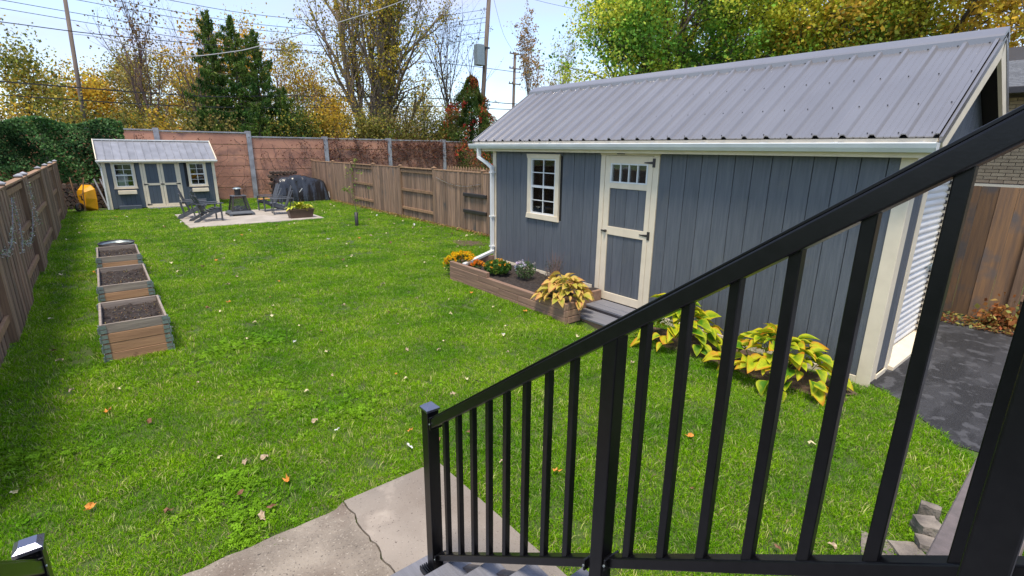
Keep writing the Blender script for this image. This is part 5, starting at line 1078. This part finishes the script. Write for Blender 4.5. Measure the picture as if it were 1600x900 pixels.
# ================================================================== FRONT STAIRS AND RAILINGS
stt = thing('porch_stairs', 'grey composite porch stairs descending to the concrete path', 'stairs', (.4, 1.2, 0))
TR = [(2.13, .16), (1.848, .345), (1.572, .53), (1.30, .715), (1.02, .90), (.73, 1.09), (.45, 1.275), (.17, 1.46)]
XL, XR2 = -.48, 1.178
for i, (yn, z) in enumerate(TR):
    yb = TR[i+1][0]+.02 if i+1 < len(TR) else -.1; d = (yn-yb-.004)/2
    for k in range(2): box_part('tread_board', M['tread'], stt, XL, XR2, yb+k*(d+.004), yb+k*(d+.004)+d, z-.028, z, .005, segs=2)
    box_part('riser', M['stringer'], stt, XL+.02, XR2-.02, yn-.04, yn-.02, max(z-.185, 0), z-.029)
for x_ in (XL+.02, 1.125):
    m = MB().prism([(2.10, .0), (2.10, .13), (-.15, 1.60), (-.15, 1.20), (1.65, 0)], 0, x_, x_+.04); m.build('stringer', M['stringer'], stt, world=True)
box_part('landing', M['tread'], stt, -.48, 2.6, -1.6, -.11, 1.60, 1.64, .004)
# slope of the rail
SL = .738
def zt(y): return 1.122+(1.965-y)*SL          # top of handrail
def zb(y): return .317+(1.948-y)*(1.686-.317)/(1.948-.081)  # top of bottom rail
def railing(label, X0, sgn, group):
    rt = thing('stair_railing', label, 'railing', (X0, 1.0, .16), group=group)
    A = lambda y, z: (y, z)
    def sloped(name, xa, xb, f, t0, t1, ya=1.962, yb=-.10, bev=.004, mt='black'):
        m = MB().prism([(ya, f(ya)-t0), (ya, f(ya)-t1), (yb, f(yb)-t1), (yb, f(yb)-t0)], 0, min(xa, xb), max(xa, xb)); return m.build(name, M[mt], rt, world=True, bevel=bev, segs=2)
    sloped('handrail', X0-sgn*.002, X0+sgn*.058, zt, .008, .060); sloped('handrail_cap', X0+sgn*.006, X0+sgn*.050, zt, -.002, .0075, bev=.002)
    sloped('bottom_rail', X0+sgn*.010, X0+sgn*.048, zb, 0, .042)
    xc = X0+sgn*.028
    for y in [1.852-i*.1172 for i in range(8)]+[.772-i*.1165 for i in range(6)]+[.0705]:
        MB().box(xc-.0125, xc+.0125, y-.0125, y+.0125, zb(y)-.012, zt(y)-.05).build('baluster', M['black'], rt, world=True, center=True, bevel=.002)
    for (y, z0, z1, nm) in ((2.0, .16, 1.155, 'newel_post'), (.876, .62, zt(.876)-.030, 'middle_post')):
        h_ = .032 if nm == 'newel_post' else .0262; m = MB().box(xc-h_, xc+h_, y-h_, y+h_, z0, z1); p = m.build(nm, M['black'], rt, world=True, bevel=.004, segs=2)
        if nm == 'newel_post':
            m = MB(); a = .037; m.box(xc-a, xc+a, y-a, y+a, z1-.004, z1+.010); k = len(m.v); b = .022
            m.v += [(xc-a, y-a, z1+.010), (xc+a, y-a, z1+.010), (xc+a, y+a, z1+.010), (xc-a, y+a, z1+.010), (xc-b, y-b, z1+.022), (xc+b, y-b, z1+.022), (xc+b, y+b, z1+.022), (xc-b, y+b, z1+.022)]
            m.f += [(k+4, k+5, k+6, k+7)]+[(k+i, k+(i+1) % 4, k+4+(i+1) % 4, k+4+i) for i in range(4)]; m.build('post_cap', M['cap'], rt, world=True, bevel=.0015)
    for (fz, yy, hh) in ((zt, 1.945, .036), (zb, 1.945, .022), (zb, .918, .022), (zb, .832, .022)):       # rail brackets with screws
        zc_ = fz(yy)-(.034 if fz is zt else .021); MB().box(xc-.034, xc+.034, yy-.004, yy+.004, zc_-hh, zc_+hh).build('rail_bracket', M['black'], rt, world=True, bevel=.0015)
        MB().tube([(xc-sgn*.034, yy, zc_), (xc-sgn*.038, yy, zc_)], .004, 8).build('screw', M['galv'], rt, world=True)
    m = MB().box(xc-.05, xc+.05, 1.945, 2.055, .16, .172)
    for k in range(4): m.box(xc-sgn*.032-sgn*.012*k-.003, xc-sgn*.032-sgn*.012*k+.003, 1.95, 2.05, .172, .20)
    m.build('base_bracket', M['black'], rt, world=True)
    MB().box(xc-sgn*.113-.0275, xc-sgn*.113+.0275, .003, .058, 1.3, 2.62).build('deck_post', M['black'], rt, world=True, bevel=.004, segs=2)
    return rt
railing('black aluminium stair railing on the right, crossing the photo in front of the shed', 1.07, 1, 'stair railings')
railing('black stair railing on the left, only its post top and rail end showing', -.337, -1, 'stair railings')
# deck edge board past the rail
dk = thing('deck_fascia', 'greige composite deck edge board beyond the right railing', 'board', (2, .1, 1.3))
m = MB(); m.v = [(1.34, .14, 1.50), (2.17, .155, 1.50), (2.6, .16, 1.50), (2.6, .0, 1.50), (1.36, .0, 1.50)]; m.v += [(a, b, 1.30) for a, b, c in m.v]; m.f = [(4, 3, 2, 1, 0), (5, 6, 7, 8, 9)]+[(i, (i+1) % 5, 5+(i+1) % 5, 5+i) for i in range(5)]; m.build('board', M['stringer'], dk, world=True, bevel=.003)
# stones by the deck
def stone(label, c, s, seed, rz):
    g = np.random.default_rng(seed); bmh = bmesh.new(); bmesh.ops.create_cube(bmh, size=1); bmesh.ops.subdivide_edges(bmh, edges=bmh.edges, cuts=3, use_grid_fill=True)
    for v in bmh.verts: n_ = v.co.normalized(); v.co = v.co*.86+n_*.09+Vector(g.normal(size=3)*.018); v.co = Vector((v.co.x*s[0], v.co.y*s[1], v.co.z*s[2]))
    me = bpy.data.meshes.new('stone'); bmh.to_mesh(me); bmh.free(); me.materials.append(M['stone']); o = bpy.data.objects.new('landscape_stone', me); COL.objects.link(o); o.location = c; o.rotation_euler = (0, 0, rz); tag(o, label, 'stone', 'landscape stones by the deck')
stone('flat pale stone lying in the grass behind the bottom rail', (3.44, .58, -.01), (.22, .17, .06), 1, .3)
stone('squarish pale stone right of the flat one', (3.53, .44, .0), (.17, .16, .07), 2, .8)
stone('dark block stone at the base of the small stack', (3.67, .38, .03), (.11, .12, .08), 3, .5)
stone('grey block with a glossy top in the small stack', (3.81, .42, .05), (.13, .13, .13), 4, .7)
stone('upright pointed pale stone behind the stack', (3.98, .45, .06), (.06, .11, .16), 5, .2)
# ================================================================== FALLEN LEAVES
def fallen(seed, c, s=.05):
    g = random.Random(seed); m = MB(); k = 10; m.v = [(0, 0, .004)]
    for i in range(k): a = 2*math.pi*i/k; r_ = s*(1 if i % 2 == 0 else .66)*g.uniform(.6, 1.2); m.v.append((r_*math.cos(a), r_*math.sin(a)*.62, g.uniform(-.15, .6)*s))
    m.f = [(0, 1+i, 1+(i+1) % k) for i in range(k)]
    mt = surf('dry_leaf_%d' % seed, c, tuple(v*.7 for v in c), .7, (60, 60, 60), bump=0); return m.mesh('fallen_leaf', mt)
FL = [('dry tan leaf lying in the lawn grass', fallen(1, (.55, .42, .28)), 'dry tan fallen leaves'), ('orange leaf lying in the lawn grass', fallen(2, (.70, .28, .04)), 'orange fallen leaves'), ('curled brown leaf lying in the lawn grass', fallen(3, (.22, .10, .05)), 'brown fallen leaves'), ('pale yellow leaf lying in the lawn grass', fallen(4, (.68, .60, .34)), 'pale yellow fallen leaves'), ('silvery white leaf lying in the lawn grass', fallen(5, (.66, .66, .62)), 'silvery fallen leaves')]
g = random.Random(99)
near = [(.0, 5.1, 2), (.66, 3.9, 0), (.72, 3.5, 1), (.42, 3.55, 2), (1.15, 4.2, 0), (1.75, 3.55, 1), (.56, 3.25, 2), (2.1, 2.7, 0), (2.35, 2.35, 1), (3.0, 1.6, 2), (3.1, 1.2, 0), (2.5, 1.9, 3), (3.6, 2.0, 1), (-.4, 4.0, 1), (4.2, 3.9, 0), (4.6, 4.3, 3), (3.5, 4.4, 0), (3.1, 5.2, 3), (2.2, 4.5, 3), (3.2, .75, 0), (2.9, .95, 2), (4.3, 1.3, 3), (2.0, 3.4, 0), (2.15, 3.2, 2)]
cnt = 0
while cnt < 190:
    if cnt < len(near): x_, y_, k = near[cnt]; cnt += 1
    else:
        y_ = g.uniform(3.2, 24); x_ = g.uniform(-1.0, 8.2) if y_ > 8.2 else g.uniform(-1, 4.7); k = g.choice([0, 0, 1, 2, 3, 3, 3, 4])
        if in_rects(x_, y_, NOGRASS) or (x_ > 4.7 and y_ < 8.3): continue
        if g.random() > (.35+.65*(x_+1)/9): continue
        cnt += 1
    o = bpy.data.objects.new('fallen_leaf', FL[k][1]); COL.objects.link(o); o.location = (x_, y_, dip(x_, y_)+.045+g.uniform(-.008, .006)); o.rotation_euler = (g.uniform(-.3, .3), g.uniform(-.3, .3), g.uniform(0, 6.28)); s_ = g.uniform(.55, 1.1)*(.9 if y_ < 10 else 1.2); o.scale = (s_, s_, s_)
    tag(o, FL[k][0], 'leaf', FL[k][2])
